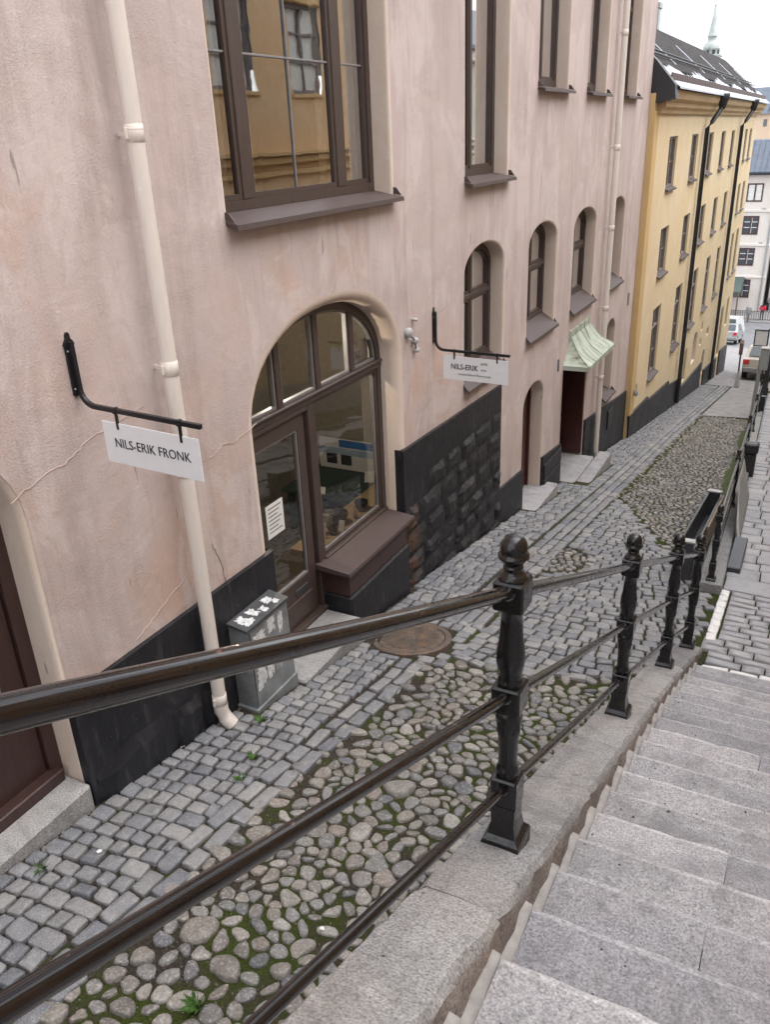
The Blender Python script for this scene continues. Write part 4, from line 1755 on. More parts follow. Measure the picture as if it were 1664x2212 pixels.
def lay(name, items, mat_of, parent, top=300, stuff_name=None):
    """items: (x, y, dz, w, l, rot, variant, matkey); largest in view become single stones, the rest one mass"""
    sc_ = sorted(range(len(items)), key=lambda i: -weight(items[i][0], items[i][1], S(0, items[i][1]), (items[i][3] * items[i][4]) ** .5))
    single, rest = sc_[:top], sc_[top:]
    cache = {}
    for i in single:
        x, y, dz, w_, l_, rot, var, mk = items[i]
        if weight(x, y, S(0, y), .1) == 0:
            rest.append(i)
            continue
        key = (var, mk)
        if key not in cache:
            me = SETT_ME[var].copy()
            me.name = name
            me.materials.clear()
            me.materials.append(M[mk])
            cache[key] = me
        o = bpy.data.objects.new(name, cache[key])
        COL.objects.link(o)
        o.parent = parent
        o.matrix_parent_inverse = Matrix.Translation(-parent.location)
        tl = Matrix.Rotation(gr.uniform(-.025, .025), 4, 'X') @ Matrix.Rotation(gr.uniform(-.025, .025), 4, 'Y')
        o.matrix_basis = Matrix.Translation((x, y, S(0, y) + dz)) @ RX_ @ tl @ Matrix.Rotation(rot, 4, 'Z') @ Matrix.Diagonal((w_, l_, 1, 1))
    if rest:
        byk = {}
        for i in rest:
            byk.setdefault(items[i][7], []).append(i)
        for mk, lst in byk.items():
            AV, AF, AT = [], [], []
            off = 0
            for i in lst:
                x, y, dz, w_, l_, rot, var, _ = items[i]
                V, F = SETT[var]
                A = np.array(V)
                A = A * np.array((w_, l_, 1))
                mat3 = np.array((RX_ @ Matrix.Rotation(gr.uniform(-.02, .02), 4, 'Y') @ Matrix.Rotation(rot, 4, 'Z')).to_3x3())
                A = A @ mat3.T + np.array((x, y, S(0, y) + dz))
                AV.append(A)
                AF += [tuple(off + q for q in f) for f in F]
                AT.append(np.full(len(V), gr.random()))
                off += len(V)
            me = bpy.data.meshes.new(stuff_name or name)
            me.from_pydata(np.concatenate(AV).tolist(), [], AF)
            me.polygons.foreach_set('use_smooth', [True] * len(AF))
            at_ = me.attributes.new('tint', 'FLOAT', 'POINT')
            at_.data.foreach_set('value', np.concatenate(AT))
            me.materials.append(M[mk])
            me.update()
            o = link(stuff_name or (name + '_mass'), me, parent)
            o['kind'] = 'stuff'


MAN = (-2.95, 5.90, .385)
BLOCK = [(-3.8, -3.32, 4.62, 5.74), (-3.8, -3.36, 4.02, 4.62), (-3.8, -3.55, .8, 2.6), (-3.8, -3.47, 5.7, 7.05), (-3.8, -3.34, 10.95, 12.3), (-3.8, -3.10, 13.2, 15.2)]


def blocked(x, y, rad=.05):
    if math.hypot(x - MAN[0], y - MAN[1]) < MAN[2] + rad * .8:
        return True
    return any(a < x < c + rad * .3 and d - rad * .3 < y < e + rad * .3 for a, c, d, e in BLOCK)


def pw(xs, x):
    """piecewise line"""
    if x <= xs[0][0]:
        return xs[0][1]
    for (a, b_) in zip(xs, xs[1:]):
        if x <= b_[0]:
            return a[1] + (b_[1] - a[1]) * (x - a[0]) / (b_[0] - a[0])
    return xs[-1][1]


NEAR_B = [(-2.6, 5.55), (-2.07, 5.72), (-1.5, 5.80), (-1.1, 5.98), (-.83, 6.38), (-.64, 7.1)]


def yfar(x):
    return 12.72 - 2.13 * (x + 2.46)


PATCH = (-2.36, 9.0, .34, .55)
setts = []
# band along the wall: courses laid across the street
y = -.3
while y < 32.2:
    rd = gr.uniform(.10, .132)
    x = max([XW + .035 + gr.uniform(0, .03)] + [c_ + .012 for a_, c_, d_, e_ in BLOCK if d_ - .12 < y < e_ + .0])
    lim = -2.86 if y < 5.5 else -2.885
    while x < lim - .05:
        wd = gr.uniform(.095, .145) if y < 9 else gr.uniform(.11, .18)
        if lim - (x + wd) < .07:
            wd = lim - x
        cx, cy = x + wd / 2, y + rd / 2 + .05 * math.sin(x * 2.1 + y * .31) + .06 * (x + 3.6)
        if not blocked(cx, cy, .07):
            setts.append((cx, cy, gr.uniform(-.006, .006), wd - gr.uniform(.005, .015), rd - gr.uniform(.005, .015), gr.uniform(-.05, .05) + .09, gr.randrange(28), 'sett'))
        x += wd
    y += rd
# two edge courses along the cobbles
for (xa, xb) in ((-2.85, -2.735), (-2.73, -2.61)):
    y = -.4
    while y < 5.45:
        ln = gr.uniform(.16, .31)
        cx, cy = (xa + xb) / 2 + .025 * math.sin(y * 1.7), y + ln / 2
        if not blocked(cx, cy, .08):
            setts.append((cx, cy, gr.uniform(-.005, .006), xb - xa - .012, ln - .016, gr.uniform(-.06, .06), gr.randrange(28), 'sett'))
        y += ln
# long stones of the gutter strip
for q in range(3):
    xa = -2.875 + q * .128
    y = 6.5
    while y < 32.2:
        ln = gr.uniform(.26, .46)
        cx, cy = xa + .064 + .03 * math.sin(y * .22), y + ln / 2
        if not blocked(cx, cy, .08):
            setts.append((cx, cy, gr.uniform(-.004, .004), .118, ln - .014, gr.uniform(-.02, .02), gr.randrange(28), 'sett'))
        y += ln
# fan of setts in the middle
k = 0
y0_ = 4.6
while y0_ < 13.2:
    rd = gr.uniform(.118, .145)
    x = -2.475 + gr.uniform(0, .05)
    while x < -.42:
        wd = gr.uniform(.11, .175)
        cx = x + wd / 2
        u = (cx + 1.6)
        cy = y0_ + .16 * u * u + .17 * u * max(0, min(1.6, (y0_ - 6.0) / 4)) - .05
        ang = math.atan(.32 * u + .17 * max(0, min(1.6, (y0_ - 6.0) / 4)))
        inb = cy > pw(NEAR_B, cx) + .06 and cy < yfar(cx) - .05
        if cx > -.80:
            inb = inb and 7.17 < cy < 8.82 and cx < -.53
        if ((cx - PATCH[0]) / PATCH[2]) ** 2 + ((cy - PATCH[1]) / PATCH[3]) ** 2 < 1:
            inb = False
        if inb and not blocked(cx, cy, .07):
            setts.append((cx, cy, gr.uniform(-.005, .006), wd - .012, rd - .012, ang + gr.uniform(-.06, .06), gr.randrange(28), 'sett'))
        x += wd
    y0_ += rd
# the corner between manhole and edge courses
y = 5.5
while y < 6.5:
    x = -2.87
    while x < -2.5:
        wd = gr.uniform(.11, .16)
        if not blocked(x + wd / 2, y + .07, .08):
            setts.append((x + wd / 2, y + .07, 0, wd - .012, .125, gr.uniform(-.1, .1), gr.randrange(28), 'sett'))
        x += wd
    y += .135
lay('sett', setts, None, street, 300, 'sett_paving')

# landing setts, white markers, slab, flagstones
ls = []
y = 6.86
while y < 8.98:
    rd = gr.uniform(.13, .19)
    x = -.50 if y > 7.15 and y < 7.4 else -.42 if y < 7.4 else -.37
    while x < 1.6:
        wd = gr.uniform(.16, .34)
        ls.append((x + wd / 2, y + rd / 2, gr.uniform(-.004, .004), wd - .012, rd - .012, gr.uniform(-.02, .02), 28 + gr.randrange(12), 'flag'))
        x += wd
    y += rd
y = 7.42
while y < 8.95:
    ls.append((-.435, y + .1, .002, .10, .19, gr.uniform(-.04, .04), gr.randrange(28), 'white_sett'))
    y += .2
x = -.44
while x < 1.6:
    ls.append((x + .12, 6.78, .004, .235, .10, gr.uniform(-.02, .02), gr.randrange(28), 'white_sett'))
    x += .24
lay('landing_sett', ls, None, landing, 150)


def kx(y):                                   # centre of the lower kerb
    return -.615 - .03 * (y - 9.14)


fl = []
y = 9.0
first = True
while y < 31:
    rd = .52 if first else gr.choice([.30, .36, .42, .5])
    x = kx(y) + .135
    while x < 1.5:
        wd = gr.uniform(.22, .38) if not first else 1.1
        if x > kx(y) + .4 and not first:
            wd = gr.uniform(.4, .9)
        fl.append((x + wd / 2, y + rd / 2, gr.uniform(-.004, .004), wd - .009, rd - .009, gr.uniform(-.006, .006), 28 + gr.randrange(12), 'flag'))
        x += wd
    y += rd
    first = False
lay('flagstone', fl, None, landing, 120)

# cobbles
co = []


def scatter(inside, x0, x1, y0, y1, dmin, dmax, tries, big=0.0):
    pts, rad = [], []
    g = {}
    for _ in range(tries):
        x, y = gr.uniform(x0, x1), gr.uniform(y0, y1)
        if not inside(x, y):
            continue
        d = gr.uniform(dmin, dmax) ** 1
        if big and gr.random() < big:
            d *= 1.7
        kx_, ky_ = int(x / .2), int(y / .2)
        ok = True
        for a in (-1, 0, 1):
            for c in (-1, 0, 1):
                for i in g.get((kx_ + a, ky_ + c), ()):
                    if math.hypot(pts[i][0] - x, pts[i][1] - y) < (rad[i] + d) * .5:
                        ok = False
                        break
                if not ok:
                    break
            if not ok:
                break
        if ok:
            g.setdefault((kx_, ky_), []).append(len(pts))
            pts.append((x, y))
            rad.append(d)
    return pts, rad


cr_ = random.Random(99)
cob = []
for (ins, bx, dm, tries, shr, sq, big, hk) in (
        (lambda x, y: y < pw(NEAR_B, x) - .0 and x > -2.60 + .02 * math.sin(y * 3) and x < -.74, (-2.62, -.72, .2, 7.2), (.058, .125), 40000, (.88, 1.06), (.45, .92), .04, .27),
        (lambda x, y: y > yfar(x) + .0 and x < -.80 - .022 * (y - 9.5) - .04 and x > -2.46, (-2.47, -.7, 9.2, 23.7), (.055, .095), 70000, (.74, .93), (.55, 1.0), .02, .4),
        (lambda x, y: ((x - PATCH[0]) / PATCH[2]) ** 2 + ((y - PATCH[1]) / PATCH[3]) ** 2 < 1, (-2.8, -1.9, 8.3, 9.7), (.07, .10), 1500, (.75, .9), (.7, 1.0), 0, .5)):
    pts, rad = scatter(ins, *bx, *dm, tries, big)
    cells = voronoi(pts, [(q * .5) ** 2 for q in rad], None, .26)
    for p, q, c in zip(pts, rad, cells):
        if len(c) < 3:
            continue
        cx, cy, ol, mr = cobble_shape(c, cr_, cr_.uniform(*shr) * (.90 if cr_.random() < max(0, 2.6 - p[1]) else 1.0), cr_.uniform(*sq) if cr_.random() < .6 else cr_.uniform(.75, 1.0), q)
        if mr > .14:
            ol = [(a * .1 / mr, b_ * .1 / mr) for a, b_ in ol]
            mr = .1
        cob.append((cx, cy, ol, mr, hk))
order = sorted(range(len(cob)), key=lambda i: -weight(cob[i][0], cob[i][1], S(0, cob[i][1]), cob[i][3]))
AV, AF, AT = [], [], []
off = 0
for rank, i in enumerate(order):
    cx, cy, ol, mr, hk = cob[i]
    V, F = cobble_mesh(ol, mr, cr_, hk)
    T = Matrix.Translation((cx, cy, S(0, cy) - .012)) @ RX_ @ Matrix.Rotation(cr_.uniform(-.12, .12), 4, 'X') @ Matrix.Rotation(cr_.uniform(-.12, .12), 4, 'Y')
    if rank < 300:
        me = bpy.data.meshes.new('cobblestone')
        me.from_pydata(V, [], F)
        me.polygons.foreach_set('use_smooth', [True] * len(F))
        me.materials.append(M['cobble'])
        me.update()
        o = bpy.data.objects.new('cobblestone', me)
        COL.objects.link(o)
        o.parent = street
        o.matrix_basis = T
    else:
        A = np.array(V) @ np.array(T.to_3x3()).T + np.array(T.translation)
        AV.append(A)
        AF += [tuple(off + q for q in f) for f in F]
        AT.append(np.full(len(V), cr_.random()))
        off += len(V)
me = bpy.data.meshes.new('cobble_paving')
me.from_pydata(np.concatenate(AV).tolist(), [], AF)
me.polygons.foreach_set('use_smooth', [True] * len(AF))
me.attributes.new('tint', 'FLOAT', 'POINT').data.foreach_set('value', np.concatenate(AT))
me.materials.append(M['cobble'])
me.update()
o = link('cobble_paving', me, street)
o['kind'] = 'stuff'

# worn patch lower down
b = MB()
b.add([(-2.47, 23.7, S(0, 23.7) + .004), (-1.2, 24.1, S(0, 24.1) + .004), (-1.3, 32.3, S(0, 32.3) + .004), (-2.42, 32.3, S(0, 32.3) + .004)], [(0, 1, 2, 3)])
b.build('worn_paving_patch', M['asphalt'], street)
# moss strip by the lower kerb
M['moss'] = plain('moss', (.055, .072, .022), .95, var=.5, nscale=30, bump=.8)
b = MB()
V = []
mr_ = random.Random(8)
for i in range(60):
    y = 9.6 + i * .2
    x = kx(y) - .145
    wdt = .10 + .06 * math.sin(y * 1.3) + mr_.uniform(-.05, .05)
    V += [(x, y, S(0, y) + .012), (x - wdt * .6, y, S(0, y) + .016), (x - wdt, y, S(0, y) - .02)]
b.add(V, [(3 * i + a, 3 * i + a + 1, 3 * i + a + 4, 3 * i + a + 3) for i in range(59) for a in (0, 1)], True)
o = b.build('moss_strip', M['moss'], street)
o['kind'] = 'stuff'

# ---- lower kerb
lk_ = empty('lower_kerb', (-.8, 15, S(0, 15)), 'narrow granite kerb under the far railing', 'kerb')
y = 8.85
while y < 29.5:
    ln = min(29.6, y + 1.9)
    V = []
    for yy in (y + .006, ln - .006):
        c = kx(yy)
        V += [(c - .135, yy, S(0, yy) - .2), (c - .135, yy, S(0, yy) + .085), (c - .12, yy, S(0, yy) + .1), (c + .12, yy, S(0, yy) + .1), (c + .135, yy, S(0, yy) + .085), (c + .135, yy, S(0, yy) - .2)]
    b = MB()
    b.add(V, [(k, k + 1, k + 7, k + 6) for k in range(5)] + [(5, 4, 3, 2, 1, 0), (6, 7, 8, 9, 10, 11)])
    b.build('kerb_stone', M['kerb'], lk_)
    y = ln

# ================================================================== MANHOLE
mh = empty('manhole_cover', (MAN[0], MAN[1], S(0, MAN[1]) - .008), 'rusty round cast iron manhole cover with waffle pattern', 'manhole cover')
mh.rotation_euler = (-SLOPE, 0, .5)
r0 = MAN[2]


def disc_part(name, prof, mat, n=48):
    q = MB()
    V, F = [], []
    for (r_, z_) in prof:
        V += [(r_ * math.cos(2 * math.pi * k / n), r_ * math.sin(2 * math.pi * k / n), z_) for k in range(n)]
    for i in range(len(prof) - 1):
        for k in range(n):
            F.append((i * n + k, i * n + (k + 1) % n, i * n + n + (k + 1) % n, i * n + n + k))
    if prof[-1][0] < r0 * .9 and len(prof) < 4:
        F.append(tuple((len(prof) - 1) * n + k for k in range(n)))
    q.add(V, F, True)
    o = q.build(name, mat, None, sharp=30)
    o.parent = mh
    return o


disc_part('frame_ring', [(r0, -.05), (r0, .012), (r0 - .01, .018), (r0 - .055, .018), (r0 - .06, .012), (r0 - .062, -.02)], M['rust'])
disc_part('lid', [(r0 - .066, -.02), (r0 - .066, .014), (r0 - .095, .014)], M['rust'])
q = MB()
n = 0
R1 = r0 - .115
for i in range(-11, 12):
    for j in range(-13, 14):
        x, y = i * .031 + (.0155 if j % 2 else 0), j * .0268
        if math.hypot(x, y) < R1 and not (abs(x) < .035 and abs(y) < .17):
            s_ = .0125
            V = [(x + s_ * math.cos(a), y + s_ * math.sin(a), .0135) for a in (0, 1.57, 3.14, 4.71)] + [(x + s_ * .6 * math.cos(a), y + s_ * .6 * math.sin(a), .021) for a in (0, 1.57, 3.14, 4.71)]
            q.add(V, [(0, 1, 5, 4), (1, 2, 6, 5), (2, 3, 7, 6), (3, 0, 4, 7), (4, 5, 6, 7)])
o = q.build('waffle_relief', M['rust'], None)
o.parent = mh
o['kind'] = 'stuff'
q = MB()
q.box(-.032, .032, -.165, .165, .0135, .0185, .002)
for yy in (-.12, -.05, .03, .1):
    q.box(-.022, .022, yy - .02, yy + .02, .0186, .023, .002)
o = q.build('lifting_bar', M['rust'], None)
o.parent = mh

# ================================================================== RAILINGS


def post_proto(sc=1.0):
    """cast iron post, local coordinates, 1.11 m tall"""
    p = MB()
    p.lathe([(.030, .28), (.037, .30), (.037, .315), (.030, .325), (.031, .36), (.0335, .44), (.040, .49), (.0435, .52), (.040, .548), (.034, .556)], 20)
    p.lathe([(.034, .642), (.039, .650), (.039, .662), (.033, .672), (.040, .700), (.045, .735), (.043, .77), (.037, .81), (.033, .87), (.031, .905), (.035, .909), (.036, .918), (.031, .926)], 20)
    post = p.build('post', M['iron'], None)
    for (z0_, z1_, hw) in ((.55, .648, .0465), (.92, 1.017, .047)):
        q = MB()
        q.box(-hw, hw, -hw, hw, z0_, z1_, .006)
        q.build('post_block', M['iron'], post)
    q = MB()
    q.lathe([(.066, 0), (.066, .022), (.062, .034), (.048, .052), (.040, .10), (.040, .135), (.043, .175)], 4, square=True)
    q.box(-.045, .045, -.045, .045, .174, .288, .006)
    q.build('base', M['iron'], post)
    q = MB()
    q.lathe([(.042, 1.014), (.043, 1.022), (.036, 1.034), (.028, 1.04), (.027, 1.048), (.030, 1.052), (.029, 1.058), (.024, 1.062), (.033, 1.070), (.040, 1.080), (.045, 1.086), (.0455, 1.094), (.038, 1.098), (.0395, 1.106), (.040, 1.116), (.0387, 1.127), (.0345, 1.138), (.028, 1.1465), (.020, 1.1525), (.010, 1.1558), (.001, 1.1565)], 32)
    q.build('finial', M['iron'], post)
    # leaf ornament on the bulbs
    for zc, sg in ((.735, 1), (.50, -1)):
        q = MB()
        for k in range(4):
            a = math.pi / 4 + k * math.pi / 2 + .3
            rr_ = .0435
            pts = [(-.016, -.03), (0, -.042), (.016, -.03), (.012, .0), (0, .03), (-.012, 0)]
            V = []
            for (u, v) in pts:
                aa = a + u / rr_
                V.append(((rr_ - .003) * math.cos(aa), (rr_ - .003) * math.sin(aa), zc + v * sg * -1))
            V.append(((rr_ + .006) * math.cos(a), (rr_ + .006) * math.sin(a), zc))
            q.add(V, [(i, (i + 1) % 6, 6) for i in range(6)], True)
        q.build('leaf_ornament', M['iron'], post)
    return post


RH = (.235, .60, .97)


def railing(root, posts, mat, radii=(.0155, .0175, .021), scale=1.0, proto=None):
    objs = []
    first = post_proto()
    for i, p in enumerate(posts):
        if i == 0:
            o = first
        else:
            o = first.copy()
            COL.objects.link(o)
            for ch in list(first.children):
                c = ch.copy()
                COL.objects.link(c)
                c.parent = o
        o.parent = root
        o.matrix_parent_inverse = Matrix.Translation(-root.location)
        o.location = p
        o.scale = (scale, scale, scale)
        objs.append(o)
    for a, c in zip(posts, posts[1:]):
        A, C = Vector(a), Vector(c)
        for h, r_ in zip(RH, radii):
            P = []
            for i in range(9):
                t = i / 8
                q = A.lerp(C, t)
                P.append((q.x, q.y, q.z + h * scale - .004 * math.sin(math.pi * t)))
            b_ = MB()
            b_.tube(P, r_, 18)
            b_.build('rail', mat, root)
            for e, sg in ((A, 1), (C, -1)):
                d = (C - A).normalized() * sg
                b_ = MB()
                q = e + Vector((0, 0, h * scale))
                b_.tube([q + d * .036 * scale, q + d * .052 * scale], r_ + .004, 14)
                b_.build('rail_socket', M['iron'], root)


r1 = empty('stair_railing', (-.66, 2, K(2)), 'black cast iron railing with ball topped posts along the stair kerb', 'railing')
P1 = [(-.664, .02, K(.02)), (-.664, 2.0, K(2.0) + .012), (-.664, 3.98, K(3.98) + .012), (-.640, 5.75, K(5.75) + .012), (-.592, 6.92, K(6.92) + .012)]
railing(r1, P1, M['rail'])
for p in P1:
    q = MB()
    q.box(p[0] - .066, p[0] + .066, p[1] - .066, p[1] + .066, p[2] - .05, p[2] + .002)
    q.build('bedding_pad', M['rust'], r1)
r2 = empty('lower_railing', (kx(17), 17, S(0, 17) + .1), 'black iron railing farther down the street beyond the landing', 'railing')
railing(r2, [(kx(y), y, S(0, y) + .1) for y in (9.0, 12.8, 17.0, 21.0, 25.0)], M['iron'], (.016, .018, .021), .82)

# ================================================================== HANGING SIGNS


def hanging_sign(y, plate_z, arm_z, x_end, bx0, bx1, bz0, bz1, droop, label):
    root = empty('hanging_sign', (XW, y, plate_z[0]), label, 'sign', 'white signs hung on black brackets')
    q = MB()
    zt, zb = plate_z[1], plate_z[0]
    w_ = .032
    prof = [(-w_, zb + .01), (-w_ + .008, zb), (w_ - .008, zb), (w_, zb + .01), (w_, zt - .075), (w_ + .006, zt - .065), (w_ - .002, zt - .05), (w_ - .016, zt - .035), (w_ - .018, zt - .012), (.006, zt), (-.006, zt), (-w_ + .018, zt - .012), (-w_ + .016, zt - .035), (-w_ + .002, zt - .05), (-w_ - .006, zt - .065), (-w_, zt - .075)]
    q.add([(XW + .012, y + a, c) for a, c in prof] + [(XW - .002, y + a, c) for a, c in prof], [tuple(range(16))] + [(i, (i + 1) % 16, 16 + (i + 1) % 16, 16 + i) for i in range(16)])
    pl_ = q.build('bracket_plate', M['bracket'], root)
    for (dy, z_) in ((-.02, zt - .1), (.02, zt - .1), (-.02, zb + .04), (.02, zb + .04)):
        q = MB()
        q.lathe([(.006, 0), (.006, .003), (.003, .005)], 8)
        V = [(XW + .012 + p[2], y + dy + p[0], z_ + p[1]) for p in q.v]
        q2 = MB()
        q2.add(V, q.f)
        q2.build('screw', M['steel_pole'], pl_)
    q = MB()
    path = [(XW + .024, y, zt - .05), (XW + .024, y, arm_z + .10)]
    for i in range(1, 9):
        t = math.pi / 2 * i / 8
        path.append((XW + .024 + .10 * (1 - math.cos(t)), y, arm_z + .10 - .10 * math.sin(t)))
    path.append((x_end, y, arm_z - droop))
    q.bar(path, .022, .026)
    q.build('arm', M['bracket'], root)
    f = lambda x: arm_z - droop * (x - XW - .12) / (x_end - XW - .12)
    for fx in (.17, .83):
        x = bx0 + (bx1 - bx0) * fx
        q = MB()
        q.box(x - .009, x + .009, y - .004, y + .004, bz1 - .035 - droop * fx, f(x) + .016)
        q.box(x - .010, x + .010, y - .0145, y + .0145, f(x) - .0165, f(x) + .0165)
        q.build('hanger', M['bracket'], root)
    q = MB()
    dr = droop * .9
    V = []
    for yy in (y - .003, y + .003):
        V += [(bx0, yy, bz0), (bx1, yy, bz0 - dr), (bx1, yy, bz1 - dr), (bx0, yy, bz1)]
    q.add(V, [(0, 1, 2, 3), (7, 6, 5, 4), (0, 4, 5, 1), (1, 5, 6, 2), (2, 6, 7, 3), (3, 7, 4, 0)])
    board = q.build('sign_board', M['signw'], root)
    xd = Vector((bx1 - bx0, 0, -dr)).normalized()
    return root, board, xd


root, board, xd = hanging_sign(3.13, (-1.235, -.885), -1.29, -2.745, -3.45, -2.775, -1.605, -1.365, .03,
                               'white sign reading NILS-ERIK FRONK on a black bracket beside the near drainpipe')
text_mesh('NILS-ERIK FRONK', .077, M['ink'], 'lettering', board, (-3.108, 3.1255, -1.497), xd, (0, 0, 1), bold=-.0004, sx=.88)
root, board, xd = hanging_sign(7.95, (-2.0, -1.63), -2.075, -2.74, -3.485, -2.755, -2.385, -2.13, .012,
                               'white sign with small print under NILS-ERIK on a black bracket by the arched window')
text_mesh('NILS-ERIK', .082, M['ink'], 'lettering', board, (-3.245, 7.9455, -2.245), xd, (0, 0, 1), bold=.0006, sx=.88)
text_mesh('AFFE/', .034, M['ink_grey'], 'lettering', board, (-3.02, 7.9455, -2.195), xd, (0, 0, 1))
text_mesh('BTOL', .026, M['ink_grey'], 'lettering', board, (-3.025, 7.9455, -2.262), xd, (0, 0, 1))
text_mesh('. . . . . . . ,', .026, M['ink_grey'], 'lettering', board, (-2.90, 7.9455, -2.27), xd, (0, 0, 1))
text_mesh('Gmensel Dehuer Rlome nursott', .028, M['ink_grey'], 'lettering', board, (-3.13, 7.9455, -2.322), xd, (0, 0, 1))

# ================================================================== UTILITY CABINET
cb = empty('utility_cabinet', (-3.48, 4.33, S(0, 4.33)), 'grey metal utility cabinet with torn stickers beside the shop door', 'cabinet')
q = MB()
zb_, zt_ = S(0, 4.1) - .12, -3.285
# slightly tapered, lid sloping toward the street
V = [(-3.57, 4.07, zb_ + .12), (-3.385, 4.07, zb_ + .12), (-3.385, 4.60, zb_ + .12), (-3.57, 4.60, zb_ + .12), (-3.57, 4.06, zt_ + .012), (-3.40, 4.06, zt_ - .012), (-3.40, 4.59, zt_ - .012), (-3.57, 4.59, zt_ + .012)]
q.add(V, [(0, 3, 2, 1), (4, 5, 6, 7), (0, 1, 5, 4), (1, 2, 6, 5), (2, 3, 7, 6), (3, 0, 4, 7)])
body = q.build('body', M['cabinet'], cb)
q = MB()
q.box(-3.58, -3.375, 4.05, 4.62, zb_ - .1, zb_ + .14, .008)
q.build('foot', M['cabinet'], cb)
q = MB()
V = [(-3.575, 4.045, zt_ + .01), (-3.385, 4.045, zt_ - .018), (-3.385, 4.605, zt_ - .018), (-3.575, 4.605, zt_ + .01)]
q.add(V + [(a, c, d + .022) for a, c, d in V], [(0, 3, 2, 1), (4, 5, 6, 7), (0, 1, 5, 4), (1, 2, 6, 5), (2, 3, 7, 6), (3, 0, 4, 7)])
lid = q.build('lid', M['cabinet_dark'], cb)


def ragged(cx, cy, w_, h_, seed):
    r = random.Random(seed)
    P = []
    for (u0, v0, u1, v1) in ((-1, -1, 1, -1), (1, -1, 1, 1), (1, 1, -1, 1), (-1, 1, -1, -1)):
        n_ = 7
        for i in range(n_):
            t = i / n_
            u, v = u0 + (u1 - u0) * t, v0 + (v1 - v0) * t
            k = r.choice([1.0, 1.0, .92, .78, .6]) * r.uniform(.92, 1.0)
            P.append((cx + u * k * w_ / 2, cy + v * k * h_ / 2))
    return P


lid_x0, lid_x1 = -3.575, -3.385


def lid_z(x):
    return zt_ + .032 + (x - lid_x0) / (lid_x1 - lid_x0) * -.028 + .0015


for i, (cx, cy, w_, h_) in enumerate(((-3.50, 4.14, .09, .10), (-3.44, 4.16, .06, .13), (-3.49, 4.27, .11, .09), (-3.45, 4.36, .08, .07), (-3.50, 4.47, .08, .10), (-3.44, 4.50, .06, .06))):
    P = ragged(cx, cy, w_, h_, i)
    q = MB()
    q.add([(x, y, lid_z(x)) for x, y in P] + [(cx, cy, lid_z(cx) + .0005)], [(k, (k + 1) % len(P), len(P)) for k in range(len(P))])
    q.build('torn_sticker', M['sticker_white'], lid)
for i, (cy, cz_, w_, h_) in enumerate(((4.20, -3.42, .16, .10), (4.36, -3.40, .10, .14), (4.48, -3.44, .07, .20), (4.17, -3.76, .13, .22), (4.29, -3.72, .10, .26), (4.40, -3.74, .09, .20), (4.49, -3.66, .08, .12))):
    P = ragged(cy, cz_, w_, h_, i + 40)

    def fx(z):
        return -3.385 + (z - zb_ - .12) / (zt_ - .012 - zb_ - .12) * -.015 + .002
    q = MB()
    q.add([(fx(z), y, z) for y, z in P] + [(fx(cz_) + .0005, cy, cz_)], [(k, (k + 1) % len(P), len(P)) for k in range(len(P))])
    q.build('torn_sticker', M['sticker_white' if i != 5 else 'sticker_grey'], body)
q = MB()
q.box(-3.3935, -3.383, 4.075, 4.081, zb_ + .16, zt_ - .03)
q.build('door_gap', M['cabinet_dark'], body)

# ================================================================== SHOP DISPLAY
SX = XS - .06
q = MB()
q.box(-4.2, SX - .01, 5.82, 7.6, -3.66, -3.585, .004)
q.build('display_floor', M['room_floor'], pink)
q = MB()
q.box(-6.04, SX - .02, 8.5, 8.53, -4.4, -1.1)
q.build('shop_side_wall', M['shopwall'], pink)
q = MB()
q.box(-6.04, -6.0, 4.5, 8.5, -4.4, -1.1)
q.build('shop_back_wall', M['shopwall'], pink)
q = MB()
q.box(-6.0, SX - .02, 4.46, 4.5, -4.4, -1.1)
q.build('shop_side_wall', M['shopwall'], pink)
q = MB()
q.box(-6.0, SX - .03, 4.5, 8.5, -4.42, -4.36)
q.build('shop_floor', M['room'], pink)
q = MB()
q.box(-3.93, -3.87, 7.09, 7.14, -3.58, -1.2)
q.build('window_curtain', M['curtain'], pink)


def bowl(x, y, r_, h_, mat, label):
    q_ = MB()
    q_.lathe([(r_ * .5, 0), (r_ * .85, h_ * .4), (r_, h_ * .85), (r_ * .97, h_), (r_ * .9, h_ * .98), (r_ * .75, h_ * .45), (r_ * .2, h_ * .2)], 18, (x, y, -3.584))
    o_ = q_.build('display_bowl', mat, None, sharp=50)
    return tag(o_, label, 'bowl', 'pottery in the shop window')


def vase(x, y, r_, h_, mat, label):
    q_ = MB()
    q_.lathe([(r_ * .6, 0), (r_, h_ * .3), (r_ * .95, h_ * .5), (r_ * .4, h_ * .72), (r_ * .35, h_ * .85), (r_ * .5, h_)], 16, (x, y, -3.584))
    return tag(q_.build('display_vase', mat, None, sharp=50), label, 'vase', 'pottery in the shop window')


